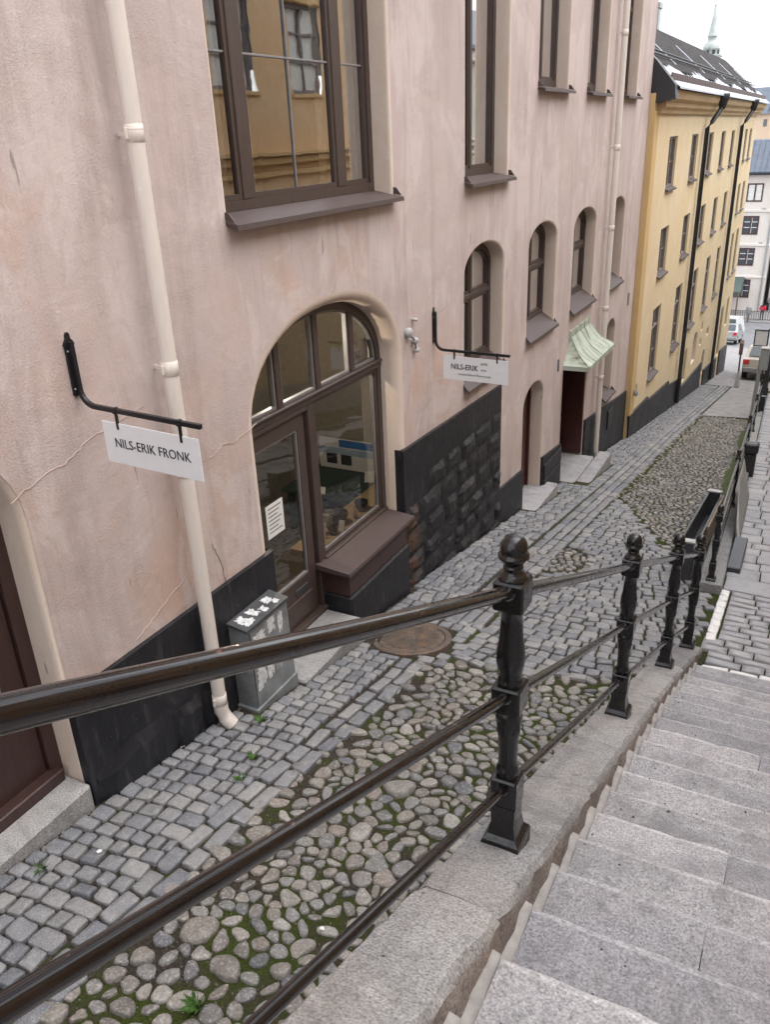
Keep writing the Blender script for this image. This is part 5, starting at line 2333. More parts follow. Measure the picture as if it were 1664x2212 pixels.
bowl(-3.97, 6.26, .055, .075, M['ceramic'], 'dark low bowl nearest the glass at the left of the shop window')
bowl(-4.04, 6.50, .10, .13, M['ceramic'], 'large dark bowl in the middle of the shop window')
bowl(-4.10, 6.38, .055, .14, M['ceramic_pale'], 'pale bowl behind the cards in the shop window')
bowl(-3.98, 6.87, .075, .11, M['ceramic'], 'dark bowl near the right corner of the shop window')
vase(-3.94, 6.66, .024, .15, M['ceramic_pale'], 'small pale bottle shaped vase near the shop glass')
q = MB()
q.box(-4.10, -4.04, 6.17, 6.22, -3.584, -3.13, .004)
tag(q.build('display_stand', M['ceramic_pale'], None), 'slim pale stand at the left side of the shop window', 'stand')
for i, (x, y, z_, w_, h_, a, t_, lab) in enumerate((
        (-3.93, 6.35, -3.583, .055, .11, .25, -.25, 'white card leaning before the dark bowl'),
        (-4.01, 6.13, -3.583, .055, .17, .1, -.1, 'upright white card at the left of the shop window'),
        (-4.06, 6.18, -3.128, .14, .07, .3, -.3, 'white card on top of the slim pale stand'),
        (-3.99, 6.24, -3.36, .10, .05, .3, -.3, 'folded white card halfway up the slim pale stand'),
        (-3.885, 6.9, -3.26, .10, .12, .6, 0, 'white price card near the right window edge'))):
    q = MB()
    q.box(-w_ / 2, w_ / 2, -.002, .002, 0, h_)
    o = q.build('display_card', M['paper'], None)
    o.location = (x, y, z_)
    o.rotation_euler = (t_, .08, a)
    tag(o, lab, 'card', 'cards in the shop window')
q = MB()
q.box(-5.38, -4.58, 8.30, 8.33, -3.80, -3.40, .004)
pc = tag(q.build('blue_picture', M['signw'], None), 'blue and white picture standing at the back of the shop window', 'picture')
q = MB()
q.box(-5.08, -4.585, 8.296, 8.299, -3.50, -3.405)
q.build('blue_print', M['blue'], pc)
q = MB()
q.box(-5.37, -4.585, 8.296, 8.299, -3.60, -3.515)
q.build('pale_blue_print', M['pale_blue'], pc)
for xx in (-5.27, -5.06):
    q = MB()
    q.box(xx, xx + .15, 8.292, 8.2955, -3.73, -3.60)
    q.build('dark_print', M['ink'], pc)
q = MB()
q.box(-5.45, -4.25, 7.5, 8.42, -3.86, -3.805, .01)
tb = tag(q.build('display_table', M['green_wood'], None), 'dark green display table at the back of the shop window', 'table')
for xx in (-5.4, -4.35):
    for yy in (7.55, 8.3):
        q = MB()
        q.box(xx, xx + .06, yy, yy + .06, -4.36, -3.86)
        q.build('leg', M['green_wood'], tb)

# ================================================================== OPPOSITE HOUSE (seen mirrored in the panes)
XO = 3.15


def opposite(name, ya0, yb0, top, base_a, base_b, wall, trim, rows_, label, pitch=4.3, wv=1.25):
    oc = empty(name, (XO, (ya0 + yb0) / 2, S(0, (ya0 + yb0) / 2)), label, 'house')
    oh = []
    n_ = int((yb0 - ya0) / pitch)
    for k in range(n_):
        ya = ya0 + 1.2 + k * pitch
        for (za, zb2) in rows_:
            if za > S(0, ya) + .4:
                oh.append(rect_outline(ya, ya + wv, za, zb2))
    facade('wall', wall, oc, XO, [(ya0, base_a), (yb0, base_b), (yb0, top), (ya0, top)], oh, -1)
    for o_ in oh:
        ya, yb, za, zb2 = o_[0][0], o_[1][0], o_[0][1], o_[2][1]
        q = MB()
        q.box(XO + .06, XO + .12, ya, yb, za, za + .08)
        q.box(XO + .06, XO + .12, ya, yb, zb2 - .08, zb2)
        for yy in (ya, (ya + yb) / 2 - .03, yb - .07):
            q.box(XO + .055, XO + .115, yy, yy + .07, za, zb2)
        for zz in (za + (zb2 - za) * .36, za + (zb2 - za) * .68):
            q.box(XO + .065, XO + .11, ya, yb, zz - .02, zz + .02)
        wf = q.build('window', M['frame_grey'], oc)
        q = MB()
        q.quad((XO + .125, ya, za), (XO + .125, yb, za), (XO + .125, yb, zb2), (XO + .125, ya, zb2))
        q.build('curtain', M['curtain'] if za > 0 else M['room'], wf)
        q = MB()
        q.box(XO - .10, XO + .06, ya - .12, yb + .12, zb2, zb2 + .14, .01)
        q.box(XO - .06, XO + .06, ya - .05, yb + .05, za - .08, za, .01)
        q.build('window_hood', trim, wf)
    for (z_, h_, d_) in ((-.35, .14, .16), (-.2, .08, .24), (-.6, .1, .1), (top - .3, .3, .25)):
        q = MB()
        q.box(XO - d_, XO + .05, ya0, yb0, z_, z_ + h_, .01)
        q.build('string_course', trim, oc)
    q = MB()
    q.add([(XO - .05, ya0, -9), (XO - .05, yb0, -14), (XO - .05, yb0, S(0, yb0) + .8), (XO - .05, ya0, max(S(0, ya0) + .8, -1.0) if ya0 < 0 else S(0, ya0) + .8)], [(0, 1, 2, 3)])
    q.build('stone_base', M['grey_wall'], oc)
    q = MB()
    q.prism([(XO - .4, top), (XO - .4, top + .1), (XO + 3.5, top + 2.2), (XO + 7, top + .1), (XO + 7, top)], 1, ya0, yb0)
    q.build('roof', M['slate'], oc)
    return oc


opposite('ochre_house', -8, 21.2, 4.0, -6, -9.5, M['ochre'], M['ochre_trim'], ((-3.2, -1.2), (1.0, 2.7)), 'orange plastered house mirrored in the large brown framed window', 2.6)
opposite('pale_house', 21.25, 46, 2.3, -9.5, -13.5, M['pale_wall'], M['white_wall'], ((-6.2, -4.6), (-3.4, -1.6)), 'pale grey green house mirrored in the narrow upper windows', 4.6)

# lit bulb hanging inside the shop
lb = empty('ceiling_lamp', (-4.3, 5.95, -1.62), 'small lit bulb glimpsed through the shop fanlight', 'lamp')
q = MB()
q.lathe([(.005, .06), (.018, .05), (.03, .02), (.03, .0), (.018, -.025), (.003, -.032)], 12, (-4.3, 5.95, -1.62))
m_ = NM('lit_bulb')
em = m_.t.nodes.new('ShaderNodeEmission')
em.inputs['Color'].default_value = (1, .85, .65, 1)
em.inputs['Strength'].default_value = 6
m_.lk(em.outputs[0], m_.out.inputs['Surface'])
q.build('bulb', m_.m, lb)
q = MB()
q.tube([(-4.3, 5.95, -1.56), (-4.3, 5.95, -1.02)], .006, 6)
q.build('cord', M['tin_black'], lb)
ld_ = bpy.data.lights.new('bulb_light', 'POINT')
ld_.energy = 12
ld_.color = (1, .86, .68)
ld_.shadow_soft_size = .05
lo_ = bpy.data.objects.new('bulb_light', ld_)
COL.objects.link(lo_)
lo_.location = (-4.3, 5.95, -1.72)
lo_.parent = lb
lo_.matrix_parent_inverse = Matrix.Translation(-lb.location)

# ================================================================== THINGS ALONG THE LOWER RAILING
# grey sheet leaning against the railing
q = MB()
V = []
n = 14
for i in range(n + 1):
    t = i / n
    yb_ = 9.65 + 4.5 * t
    yt_ = 10.7 + 3.1 * t
    xb_ = kx(yb_) + .215
    z_b = S(0, yb_) + .005
    tw = max(0, 1 - t * 2.2)
    xt_ = kx(yt_) + .06 + .10 * tw
    zt__ = S(0, yt_) + .72 * min(1, .25 + t * 2.2)
    for j in range(7):
        s_ = j / 6
        V.append((xb_ + (xt_ - xb_) * s_ + .05 * math.sin(math.pi * s_) * tw, yb_ + (yt_ - yb_) * s_, z_b + (zt__ - z_b) * s_))
q.add(V, [(i * 7 + j, i * 7 + j + 1, i * 7 + 8 + j, i * 7 + 7 + j) for i in range(n) for j in range(6)], True)
gp = q.build('metal_sheet', M['sheet_grey'], None)
gp.modifiers.new('thick', 'SOLIDIFY').thickness = .008
tag(gp, 'curved matt grey metal sheet leaning on the far railing by the walkway', 'metal sheet')
q = MB()
q.box(kx(10) + .14, kx(10) + .30, 9.68, 10.6, S(0, 10.3), S(0, 9.9) + .12, .01)
q.build('foot_block', M['dark_steel'], gp)

# dark trough on the cobbles
tr = empty('steel_trough', (-.86, 10.6, S(0, 10.6)), 'dark grey steel trough with pale end caps on the cobbles by the railing', 'trough')


def sl_box(x0, x1, y0, y1, z0, z1, bev=.0):
    """box standing on the street slope"""
    q_ = MB()
    q_.box(x0, x1, y0, y1, S(0, y0) + z0, S(0, y0) + z1, bev, -.176)
    return q_


sl_box(-1.02, -.99, 9.1, 12.2, .0, .50, .006).build('side_plate', M['dark_steel'], tr)
sl_box(-.86, -.83, 9.1, 12.2, .0, .42, .006).build('side_plate', M['dark_steel'], tr)
sl_box(-.99, -.86, 9.15, 12.15, .10, .13).build('bottom_plate', M['dark_steel'], tr)
for ya in (9.06, 11.9):
    sl_box(-1.03, -.82, ya, ya + .12, .49, .53, .015).build('end_cap', M['pale_cap'], tr)
    sl_box(-1.0, -.85, ya + .02, ya + .05, .0, .49).build('end_plate', M['dark_steel'], tr)
sl_box(-.828, -.80, 10.2, 12.1, .12, .42).build('side_board', M['tan'], tr)

# black bin
bn = empty('litter_bin', (-.71, 15.9, S(0, 15.9)), 'black litter bin standing by the far railing', 'bin')
sl_box(-.80, -.60, 15.75, 16.05, 0, .46, .02).build('bin_body', M['tin_black'], bn)
sl_box(-.825, -.575, 15.72, 16.08, .46, .66, .03).build('bin_hood', M['tin_black'], bn)
sl_box(-.76, -.64, 15.745, 15.752, .50, .58).build('bin_slot', M['steel_pole'], bn)

# grey pole with box
gpole = empty('meter_post', (-1.22, 24.6, S(0, 24.6)), 'pale grey post carrying a grey metal box at the lower railing', 'post')
q = MB()
q.tube([(-1.22, 24.6, S(0, 24.6) - .1), (-1.19, 24.6, -5.9)], .055, 10)
q.build('pole', M['steel_pole'], gpole)
q = MB()
q.box(-1.22, -1.0, 24.5, 24.72, -6.26, -5.68, .02)
q.build('meter_box', M['steel_pole'], gpole)
q = MB()
q.box(-1.23, -.99, 24.48, 24.74, -5.68, -5.64, .01)
q.build('box_lid', M['pale_cap'], gpole)
# black box and black lamp post
bx_ = empty('switch_box', (-1.06, 25.3, S(0, 25.3)), 'black metal box at the base of the grey post', 'box')
sl_box(-1.16, -.95, 25.2, 25.45, 0, .5, .02).build('box_body', M['tin_black'], bx_)
sl_box(-1.18, -.93, 25.18, 25.47, .5, .54, .01).build('box_lid', M['tin_black'], bx_)
lp = empty('lamp_post', (-1.22, 30, S(0, 30)), 'black iron lamp post at the right edge below the grey box', 'lamp post')
q = MB()
q.lathe([(.12, 0), (.12, .3), (.085, .36), (.075, 1.0), (.085, 1.05), (.06, 1.12), (.055, 3.2), (.07, 3.25)], 12, (-1.2, 30, S(0, 30)))
q.build('pole', M['tin_black'], lp)
q = MB()
q.lathe([(.06, 3.25), (.14, 3.35), (.17, 3.65), (.10, 3.75), (.02, 3.85)], 8, (-1.2, 30, S(0, 30)))
q.build('lantern', M['tin_black'], lp)
# white board in black frame
fs = empty('framed_sign', (-1.75, 34, S(0, 34)), 'white board in a black frame standing by the parked beige car', 'sign')
q = MB()
q.box(-1.98, -1.52, 34.0, 34.01, -7.74, -7.18)
q.build('board', M['signw'], fs)
q = MB()
for (a, c, d, e) in ((-2.0, -1.96, -7.77, -7.14), (-1.54, -1.5, -7.77, -7.14), (-2.0, -1.5, -7.18, -7.14), (-2.0, -1.5, -7.77, -7.735)):
    q.box(a, c, 33.98, 34.03, d, e)
q.build('frame', M['tin_black'], fs)
q = MB()
q.tube([(-1.52, 34.03, -7.1), (-1.52, 34.03, S(0, 34))], .025, 8)
q.build('pole', M['tin_black'], fs)
# road sign seen edge-on, on a wedge base
rsg = empty('sign_post', (-2.3, 32.8, S(0, 32.8)), 'brown weathered signpost on a pale concrete wedge where the cobbles end', 'sign')
q = MB()
q.add([(-2.40, 32.7, S(0, 32.7) - .05), (-2.20, 32.7, S(0, 32.7) - .05), (-2.20, 32.95, S(0, 32.9) - .05), (-2.40, 32.95, S(0, 32.9) - .05), (-2.33, 32.78, -8.5), (-2.27, 32.78, -8.5), (-2.27, 32.88, -8.5), (-2.33, 32.88, -8.5)],
      [(0, 3, 2, 1), (4, 5, 6, 7), (0, 1, 5, 4), (1, 2, 6, 5), (2, 3, 7, 6), (3, 0, 4, 7)])
q.build('wedge_base', M['concrete'], rsg)
q = MB()
q.tube([(-2.30, 32.83, -8.52), (-2.32, 32.83, -7.4)], .03, 8)
q.build('pole', M['dark_steel'], rsg)
q = MB()
q.prism([(32.75, -7.85), (32.95, -7.9), (33.0, -7.6), (32.95, -7.38), (32.85, -7.32), (32.74, -7.42)], 0, -2.38, -2.26)
q.build('board', M['brown_board'], rsg)

# kerb line where the asphalt begins
b = MB()
b.box(-3.5, -2.2, 32.35, 32.45, S(0, 32.4) - .1, S(0, 32.4) + .02, .01)
tag(b.build('pavement_edge', M['dark_steel'], None), kind='structure')

# ================================================================== CARS


def car(root, x, y, rot, L, Wd, Hh, mat, van=False, lens=True):
    """side profile swept across the width, with glazing, wheels, lamps; local x along the car"""
    h = Hh
    if van:
        prof = [(0, .32), (0, h * .95), (.15, h), (L * .72, h), (L * .86, h * .58), (L * .98, h * .5), (L, .35)]
        glass_ = [((L * .74, h * .93), (L * .85, h * .60), (L * .55, h * .60), (L * .55, h * .93))]
    else:
        prof = [(0, .34), (.03, h * .62), (.35, h * .66), (.95, h * .97), (1.4, h), (L * .58, h), (L * .74, h * .68), (L * .97, h * .55), (L, .34)]
        glass_ = [((.55, h * .70), (1.0, h * .94), (L * .57, h * .95), (L * .71, h * .69))]
    hw = Wd / 2
    T = Matrix.Translation((x, y, S(0, y))) @ Matrix.Rotation(-SLOPE, 4, 'X') @ Matrix.Rotation(rot, 4, 'Z')

    def put(q_, name, m_, par=root, sharp=35):
        q_.v = [tuple(T @ Vector(p)) for p in q_.v]
        return q_.build(name, m_, par, sharp=sharp)
    q_ = MB()
    n_ = len(prof)
    V = []
    for (yy, inx) in ((-hw + .12, 1), (-hw, 0), (hw, 0), (hw - .12, 1)):
        for (px, pz) in prof:
            if inx:
                V.append((px, yy if pz > h * .75 else yy * .98 + (0.05 if yy < 0 else -.05), pz))
            else:
                k = .13 if pz > h * .75 else 0
                V.append((px + (.02 if px < .01 else -.02 if px > L - .01 else 0), yy * (1 - k), pz - .02))
    F = []
    for a in range(3):
        for i in range(n_ - 1):
            F.append((a * n_ + i, a * n_ + i + 1, (a + 1) * n_ + i + 1, (a + 1) * n_ + i))
    V2 = [(px, 0, .34) for px, pz in prof]
    F.append(tuple(n_ + i for i in range(n_)))
    F.append(tuple(2 * n_ + i for i in range(n_))[::-1])
    q_.add(V, F)
    body_ = put(q_, 'body', mat)
    for g in glass_:
        for sg in (-1, 1):
            q_ = MB()
            q_.add([(a, sg * (hw * .93 if c < h * .8 else hw * .875) + sg * .012, c) for a, c in g], [(0, 1, 2, 3)])
            put(q_, 'side_window', M['car_glass'])
    q_ = MB()
    if van:
        q_.quad((-.012, -hw * .75, h * .55), (-.012, hw * .75, h * .55), (-.012, hw * .7, h * .88), (-.012, -hw * .7, h * .88))
    else:
        q_.quad((.38, -hw * .80, h * .70), (.38, hw * .80, h * .70), (.90, hw * .72, h * .965), (.90, -hw * .72, h * .965))
    put(q_, 'rear_window', M['car_glass'])
    for wx in (.75, L - .8):
        for sg in (-1, 1):
            q_ = MB()
            q_.tube([(wx, sg * (hw - .20), .31), (wx, sg * (hw + .005), .31)], .31, 18)
            wl_ = put(q_, 'wheel', M['tyre'])
            q_ = MB()
            q_.tube([(wx, sg * (hw - .02), .31), (wx, sg * (hw + .015), .31)], .19, 14)
            put(q_, 'rim', M['steel_pole'], wl_)
    for sg in (-1, 1):
        q_ = MB()
        q_.box(-.03, .10, sg * (hw - .13) - .12, sg * (hw - .13) + .12, h * .46, h * .60, .02)
        put(q_, 'tail_lamp', M['red_lens'])
    q_ = MB()
    q_.box(-.09, .12, -hw + .03, hw - .03, .30, .50, .03)
    put(q_, 'rear_bumper', M['plastic_grey'])
    q_ = MB()
    q_.box(-.045, -.02, -.26, .26, h * .43, h * .43 + .11, .004)
    put(q_, 'number_plate', M['signw'])
    return root


c1 = empty('parked_car', (-1.55, 36, S(0, 36)), 'boxy beige parked car seen from behind beside the brown signpost', 'car', 'cars at the foot of the street')
car(c1, -1.60, 36.1, math.pi / 2, 4.4, 1.66, 1.36, M['car_beige'])
c2 = empty('parked_car', (-5.6, 64, S(0, 64)), 'silver car with a bright red tail lamp at the street corner', 'car', 'cars at the foot of the street')
car(c2, -5.72, 62.6, math.radians(88), 4.3, 1.75, 1.42, M['car_silver'])
c3 = empty('white_van', (-6.0, 70, S(0, 70)), 'white van behind the silver car at the street corner', 'van', 'cars at the foot of the street')
car(c3, -6.15, 68.5, math.radians(88), 4.4, 1.8, 1.85, M['car_white'], van=True)

# ================================================================== PERSON
ZF = S(0, 87) + .10


def skin_body(name, joints_, edges_, mat, root_i, parent):
    me_ = bpy.data.meshes.new(name)
    me_.from_pydata([j[:3] for j in joints_], edges_, [])
    o_ = bpy.data.objects.new(name, me_)
    COL.objects.link(o_)
    sk = o_.modifiers.new('skin', 'SKIN')
    sk.use_smooth_shade = True
    for v_, j in zip(me_.skin_vertices[0].data, joints_):
        v_.radius = (j[3], j[4] if len(j) > 4 else j[3])
    me_.skin_vertices[0].data[root_i].use_root = True
    o_.modifiers.new('sub', 'SUBSURF').levels = 1
    dg_ = bpy.context.evaluated_depsgraph_get()
    m2 = bpy.data.meshes.new_from_object(o_.evaluated_get(dg_))
    bpy.data.objects.remove(o_)
    m2.materials.clear()
    m2.materials.append(mat)
    return link(name, m2, parent)


px_, py_ = -5.08, 93.0
ps = empty('person', (px_, py_, ZF), 'person in a red jacket and dark trousers walking on the far pavement', 'person')
J = [(px_, py_, ZF + .92, .14, .11), (px_, py_, ZF + 1.2, .15, .11), (px_, py_, ZF + 1.42, .17, .11), (px_, py_, ZF + 1.5, .055), (px_, py_, ZF + 1.62, .085, .1), (px_, py_, ZF + 1.72, .06),
     (px_ - .1, py_, ZF + .88, .09), (px_ - .11, py_ + .1, ZF + .48, .065), (px_ - .11, py_ - .02, ZF + .08, .045), (px_ - .11, py_ + .14, ZF + .04, .04),
     (px_ + .1, py_, ZF + .88, .09), (px_ + .11, py_ - .05, ZF + .48, .065), (px_ + .11, py_ - .2, ZF + .08, .045), (px_ + .11, py_ - .06, ZF + .04, .04),
     (px_ - .2, py_, ZF + 1.4, .06), (px_ - .25, py_, ZF + 1.12, .05), (px_ - .24, py_ + .12, ZF + .9, .04), (px_ + .2, py_, ZF + 1.4, .06), (px_ + .25, py_, ZF + 1.12, .05), (px_ + .24, py_ + .1, ZF + .9, .04)]
E_ = [(0, 1), (1, 2), (2, 3), (3, 4), (4, 5), (0, 6), (6, 7), (7, 8), (8, 9), (0, 10), (10, 11), (11, 12), (12, 13), (2, 14), (14, 15), (15, 16), (2, 17), (17, 18), (18, 19)]
skin_body('body', J, E_, M['dark_cloth'], 0, ps)
Jk = [(px_, py_, ZF + .85, .17, .135), (px_, py_, ZF + 1.15, .175, .135), (px_, py_, ZF + 1.42, .19, .13), (px_ - .21, py_, ZF + 1.4, .08), (px_ - .26, py_, ZF + 1.12, .07), (px_ - .25, py_ + .12, ZF + .93, .06), (px_ + .21, py_, ZF + 1.4, .08), (px_ + .26, py_, ZF + 1.12, .07), (px_ + .25, py_ + .1, ZF + .93, .06)]
skin_body('jacket', Jk, [(0, 1), (1, 2), (2, 3), (3, 4), (4, 5), (2, 6), (6, 7), (7, 8)], M['red_jacket'], 0, ps)

# ================================================================== FAR BUILDINGS
YB = 97.0
wh = empty('white_house', (-9, YB, ZF), 'white plastered house with red framed windows across the lower road', 'house')
q = MB()
q.box(-26, -5.55, YB, YB + 12, ZF - .5, -4.75)
q.build('wall', M['white_wall'], wh)
q = MB()
for z_ in (-8.4, -11.75, -15.0, -4.95):
    q2_ = MB()
    q2_.box(-26.1, -5.45, YB - .12, YB + .1, z_, z_ + .22, .02)
    q2_.build('string_course', M['white_wall'], wh)
q = MB()
q.prism([(YB - .45, -4.75), (YB - .45, -4.55), (YB + 3.2, -1.7), (YB + 9, -1.7), (YB + 12.4, -4.75)], 0, -26.3, -5.25)
wr_ = q.build('roof', M['slate'], wh)
for k in range(40):
    q = MB()
    xx = -26 + k * .53
    q.tube([(xx, YB - .44, -4.53), (xx, YB + 3.2, -1.66)], .03, 4, cap=False)
    q.build('roof_seam', M['slate'], wr_)
q = MB()
q.box(-26.3, -5.2, YB - .6, YB - .42, -4.85, -4.65)
q.build('gutter', M['tin_black'], wr_)
for (xa, xb) in ((-8.4, -6.88), (-11.2, -9.7), (-14, -12.5)):
    for (za, zb2) in ((-7.4, -5.65), (-10.62, -8.78), (-13.75, -11.95), (-17.05, -15.15)):
        q = MB()
        q.box(xa, xb, YB - .05, YB + .02, za, za + .13)
        q.box(xa, xb, YB - .05, YB + .02, zb2 - .13, zb2)
        for xx in (xa, (xa + xb) / 2 - .07, xb - .13):
            q.box(xx, xx + .13, YB - .055, YB + .02, za, zb2)
        wn = q.build('window', M['frame_red'], wh)
        for k in (0, 1):
            x0_ = xa + .13 + k * ((xb - xa) / 2)
            q = MB()
            q.quad((x0_, YB - .02, za + .1), (x0_ + (xb - xa) / 2 - .2, YB - .02, za + .1), (x0_ + (xb - xa) / 2 - .2, YB - .02, zb2 - .1), (x0_, YB - .02, zb2 - .1))
            q.build('pane', M['car_glass'] if za < -7.5 else M['curtain'], wn)
            for zz in (za + (zb2 - za) * .38, za + (zb2 - za) * .68):
                q = MB()
                q.box(x0_, x0_ + (xb - xa) / 2 - .18, YB - .04, YB - .021, zz - .03, zz + .03)
                q.build('glazing_bar', M['signw'], wn)
    q = MB()
    q.box(xb + .25, xb + .62, YB - .04, YB + .02, -11.6, -11.35)
    q.box(xb + .1, xb + .5, YB - .04, YB + .02, -8.25, -8.0)
    q.build('vent_grille', M['concrete'], wh)
q = MB()
q.tube([(-5.75, YB - .12, -4.9), (-5.75, YB - .12, ZF)], .09, 8)
q.build('drainpipe', M['steel_pole'], wh)
ah = empty('sun_blind', (-8, YB - 2, ZF), 'dark green shop blind on a brown post before the white house', 'awning')
q = MB()
q.prism([(YB - 3.4, -15.9), (YB - .1, -14.9), (YB - .1, -16.2), (YB - 3.4, -16.4)], 0, -10.5, -7.5)
q.build('blind', M['shade'], ah)
q = MB()
q.box(-7.72, -7.58, YB - 3.5, YB - 3.36, ZF, -15.9)
q.build('post', M['brown_board'], ah)
gh = empty('grey_house', (-3, YB - 2, ZF), 'grey stone building at the right edge beyond the road', 'house')
q = MB()
q.box(-4.9, 30, YB + 3, YB + 14, ZF - .5, -3)
q.build('wall', M['grey_wall'], gh)
for k in range(7):
    q = MB()
    q.box(-5.0, 30, YB + 2.9, YB + 3.1, ZF + .5 + k * 1.7, ZF + .62 + k * 1.7)
    q.build('string_course', M['concrete'], gh)
q = MB()
q.box(-5.1, 30, YB + 2.7, YB + 14, -3, -2.6)
q.build('roof_edge', M['tin_black'], gh)
fe = empty('iron_fence', (-8, 92.4, ZF), 'low thin iron fence along the far pavement', 'fence')
q = MB()
q.box(-16, -4.2, 92.38, 92.42, ZF + .92, ZF + .97)
q.build('top_rail', M['dark_steel'], fe)
q = MB()
q.box(-16, -4.2, 92.38, 92.42, ZF + .12, ZF + .16)
q.build('bottom_rail', M['dark_steel'], fe)
bar_ = MB()
bar_.box(-.018, .018, -.018, .018, .0, .95)
bar0 = None
for k in range(54):
    if bar0 is None:
        bar0 = bar_.build('bar', M['dark_steel'], fe)
        o_ = bar0
    else:
        o_ = bar0.copy()
        COL.objects.link(o_)
    o_.location = (-15.9 + k * .22, 92.4, ZF)
bn2 = empty('waste_bin', (-6.3, 92.0, ZF), 'small dark round bin on a post by the far fence', 'bin')
q = MB()
q.lathe([(.2, .75), (.26, .85), (.28, 1.45), (.2, 1.6), (.05, 1.65)], 12, (-6.28, 91.9, ZF - .1))
q.build('bin_body', M['plastic_grey'], bn2)
q = MB()
q.tube([(-6.28, 91.9, ZF - .1), (-6.28, 91.9, ZF + .8)], .05, 8)
q.build('post', M['dark_steel'], bn2)

ph_ = empty('peach_house', (-14, 122, ZF), 'pale peach house rising behind the white house', 'house')
q = MB()
q.box(-30, -6, 120, 132, ZF, .9)
q.build('wall', M['peach_wall'], ph_)
q = MB()
q.prism([(119.6, .9), (126, 4.0), (132.4, .9)], 0, -30.3, -9.3)
q.prism([(119.6, .9), (126, 2.0), (132.4, .9)], 0, -9.28, -5.7)
q.build('roof', M['slate'], ph_)
q = MB()
q.box(-9.6, -9.2, 119.95, 120.02, -.5, .3)
q.build('window', M['car_glass'], ph_)

# ================================================================== CHURCH SPIRE
ch = empty('church_tower', (-41.5, 300, ZF), 'church tower with slender green copper spire behind the roofs', 'church')
cx_, cy_ = -41.6, 300.0
q = MB()
q.lathe([(2.6, -25), (2.6, 18.6), (2.85, 18.7), (2.85, 19.1), (2.5, 19.2)], 4, (cx_ + .4, cy_, 0), True)
q.build('tower', M['spire'], ch)
q = MB()
q.lathe([(2.3, 19.0), (2.3, 20.6), (2.5, 20.7), (2.5, 20.9)], 8, (cx_ + .2, cy_, 0))
lant = q.build('lantern', M['spire'], ch)
for k in range(8):
    a = 2 * math.pi * (k + .5) / 8
    q = MB()
    V = []
    for (du, z_) in ((-.45, 19.3), (.45, 19.3), (.45, 20.4), (-.45, 20.4)):
        V.append((cx_ + .2 + 2.32 * math.cos(a) - du * math.sin(a), cy_ + 2.32 * math.sin(a) + du * math.cos(a), z_))
    q.add(V, [(0, 1, 2, 3)])
    q.build('opening', M['tin_black'], lant)
q = MB()
q.lathe([(2.5, 20.9), (2.55, 21.4), (2.1, 22.3), (1.5, 22.8), (1.25, 23.1), (1.25, 24.0), (1.55, 24.15), (1.5, 24.3), (.95, 26.5), (.5, 29.5), (.22, 31.8), (.2, 32.0), (.33, 32.25), (.2, 32.5), (.08, 32.7), (.05, 34.2)], 8, (cx_, cy_, 0))
q.build('spire', M['spire'], ch)

# ================================================================== TREES FAR BEHIND


def tree(x, y, zb2, h_, w_, label, seed):
    root_ = empty('tree', (x, y, zb2), label, 'tree', 'trees behind the roofs')
    r = random.Random(seed)
    q_ = MB()
    q_.tube([(x, y, zb2), (x + .2, y, zb2 + h_ * .5), (x + .1, y, zb2 + h_ * .85)], .3, 8, rr=[.45, .3, .08])
    for k in range(6):
        a = r.uniform(0, 6.28)
        q_.tube([(x + .1, y, zb2 + h_ * (.4 + .06 * k)), (x + math.cos(a) * w_ * .4, y + math.sin(a) * w_ * .4, zb2 + h_ * (.6 + .06 * k))], .1, 6, rr=[.16, .04])
    q_.build('trunk', M['bark'], root_)
    q_ = MB()
    cl = [(r.gauss(0, .33) * w_, r.gauss(0, .33) * w_, h_ * r.uniform(.45, .95), r.uniform(.5, 1.1)) for _ in range(40)]
    for (a, c, d, s_) in cl:
        for _ in range(55):
            px2, py2, pz2 = x + a + r.gauss(0, .5) * s_, y + c + r.gauss(0, .5) * s_, zb2 + d + r.gauss(0, .45) * s_
            u = Vector((r.uniform(-1, 1), r.uniform(-1, 1), r.uniform(-1, 1))).normalized() * .22
            v = u.cross(Vector((r.uniform(-1, 1), r.uniform(-1, 1), r.uniform(-1, 1)))).normalized() * .16
            p_ = Vector((px2, py2, pz2))
            q_.add([p_ - u, p_ + v, p_ + u, p_ - v], [(0, 1, 2, 3)])
    o_ = q_.build('crown', M['leaf'], root_)
    o_['kind'] = 'stuff'


b = MB()
b.add([(-120, 170, -19), (120, 170, -19), (120, 260, -3), (-120, 260, -3)], [(0, 1, 2, 3)])
tag(b.build('hill', M['leaf'], None), kind='structure')
tree(-17.6, 190, -14, 19.6, 3.2, 'taller green tree just right of the yellow house roof', 4)
tree(-14.6, 196, -14, 17.4, 3.4, 'lower green tree at the right edge of the picture', 5)
tree(-21.5, 205, -14, 18.4, 3.4, 'green tree mostly hidden behind the yellow house roof', 6)

# ================================================================== SMALL THINGS IN THE STREET


def weed(x, y, s_, label, seed):
    r = random.Random(seed)
    q_ = MB()
    for _ in range(34):
        a = r.uniform(0, 6.28)
        l_ = s_ * r.uniform(.5, 1.0)
        w_ = s_ * .09
        bx0, by0 = x + r.gauss(0, s_ * .18), y + r.gauss(0, s_ * .18)
        dx, dy = math.cos(a), math.sin(a)
        z_ = S(0, by0)
        q_.add([(bx0 - dy * w_, by0 + dx * w_, z_), (bx0 + dy * w_, by0 - dx * w_, z_), (bx0 + dx * l_ * .5 + dy * w_ * .7, by0 + dy * l_ * .5 - dx * w_ * .7, z_ + l_ * .6), (bx0 + dx * l_, by0 + dy * l_, z_ + l_ * .75)], [(0, 1, 2, 3)])
    return tag(q_.build('weed', M['weed'], None), label, 'weed', 'weeds between the setts')


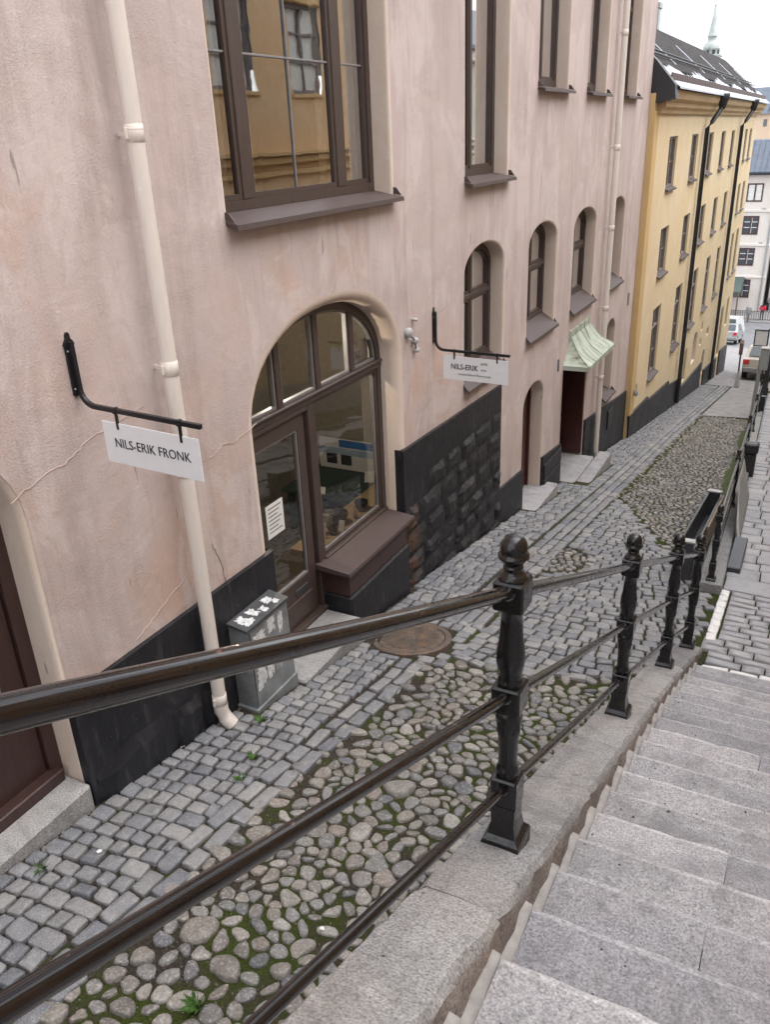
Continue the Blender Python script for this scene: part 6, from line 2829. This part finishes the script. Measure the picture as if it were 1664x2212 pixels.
weed(-3.27, 3.95, .07, 'small green weed by the foot of the drainpipe', 1)
weed(-3.02, 3.52, .06, 'green weed between setts in the middle of the wall band', 2)
weed(-2.94, 3.28, .055, 'second green weed just below the one in the wall band', 3)
weed(-3.38, 2.02, .06, 'leafy weed in front of the near doorstep', 4)
weed(-2.05, 1.75, .07, 'grassy tuft among the nearest cobbles', 5)
weed(-1.28, 2.86, .05, 'bright moss tuft between cobbles beside the lower rail', 6)


def scrap(x, y, s_, label, seed, mat='paper'):
    r = random.Random(seed)
    q_ = MB()
    P = [(x + s_ * math.cos(a) * r.uniform(.6, 1.1), y + s_ * .8 * math.sin(a) * r.uniform(.6, 1.1), S(0, y) + .016 + r.uniform(0, s_ * .5)) for a in (0, 1.2, 2.4, 3.6, 4.9)]
    q_.add(P + [(x, y, S(0, y) + .02 + s_ * .3)], [(i, (i + 1) % 5, 5) for i in range(5)])
    return tag(q_.build('litter_scrap', M[mat], None), label, 'litter', 'scraps of litter')


scrap(-3.2, 2.28, .028, 'white crumpled paper scrap on the setts near the doorstep', 1)
scrap(-1.78, 2.42, .016, 'tiny white scrap among the cobbles near the big stone', 2)
# gutter dirt along the wall: small stones and leaves
dr_ = random.Random(17)
q = MB()
for _ in range(620):
    y = dr_.uniform(1.6, 10.6)
    x = XW + .05 + abs(dr_.gauss(0, .05))
    if any(a < x < c and d < y < e for a, c, d, e in BLOCK):
        x += .25 if dr_.random() < .5 else 99
    s_ = dr_.uniform(.004, .012)
    z_ = S(0, y) + .002
    P = [(x + s_ * math.cos(a) * dr_.uniform(.6, 1.2), y + s_ * math.sin(a) * dr_.uniform(.6, 1.2), z_ - .004) for a in (0, 1.3, 2.5, 3.8, 5.1)] + [(x, y, z_ + s_ * .7)]
    if x < 50:
        q.add(P, [(i, (i + 1) % 5, 5) for i in range(5)])
o = q.build('gutter_gravel', M['cobble'], street)
o['kind'] = 'stuff'
q = MB()
for _ in range(3200):
    y = dr_.uniform(.8, 6.0)
    x = dr_.uniform(-2.6, -.8)
    s_ = dr_.uniform(.003, .008) if dr_.random() < .93 else dr_.uniform(.008, .015)
    z_ = S(0, y) - .014
    P = [(x + s_ * math.cos(a) * dr_.uniform(.6, 1.2), y + s_ * math.sin(a) * dr_.uniform(.6, 1.2), z_ - .006) for a in (0, 1.3, 2.5, 3.8, 5.1)] + [(x, y, z_ + s_ * .9)]
    q.add(P, [(i, (i + 1) % 5, 5) for i in range(5)])
o = q.build('loose_grit', M['grit'], street)
o['kind'] = 'stuff'
# specks of gravel on the steps
sg_ = random.Random(31)
q = MB()
for _ in range(70):
    j = sg_.randrange(4, 22)
    x = -.45 + abs(sg_.gauss(0, .45))
    y = 6.60 - .30 * j - sg_.uniform(.02, .27)
    z_ = -4.36 + .1347 * j + .004
    s_ = sg_.uniform(.003, .008)
    P = [(x + s_ * math.cos(a) * sg_.uniform(.6, 1.2), y + s_ * math.sin(a) * sg_.uniform(.6, 1.2), z_ - .003) for a in (0, 1.3, 2.5, 3.8, 5.1)] + [(x, y, z_ + s_ * .5)]
    q.add(P, [(i, (i + 1) % 5, 5) for i in range(5)])
o = q.build('step_grit', M['dark_steel'], stairs)
o['kind'] = 'stuff'
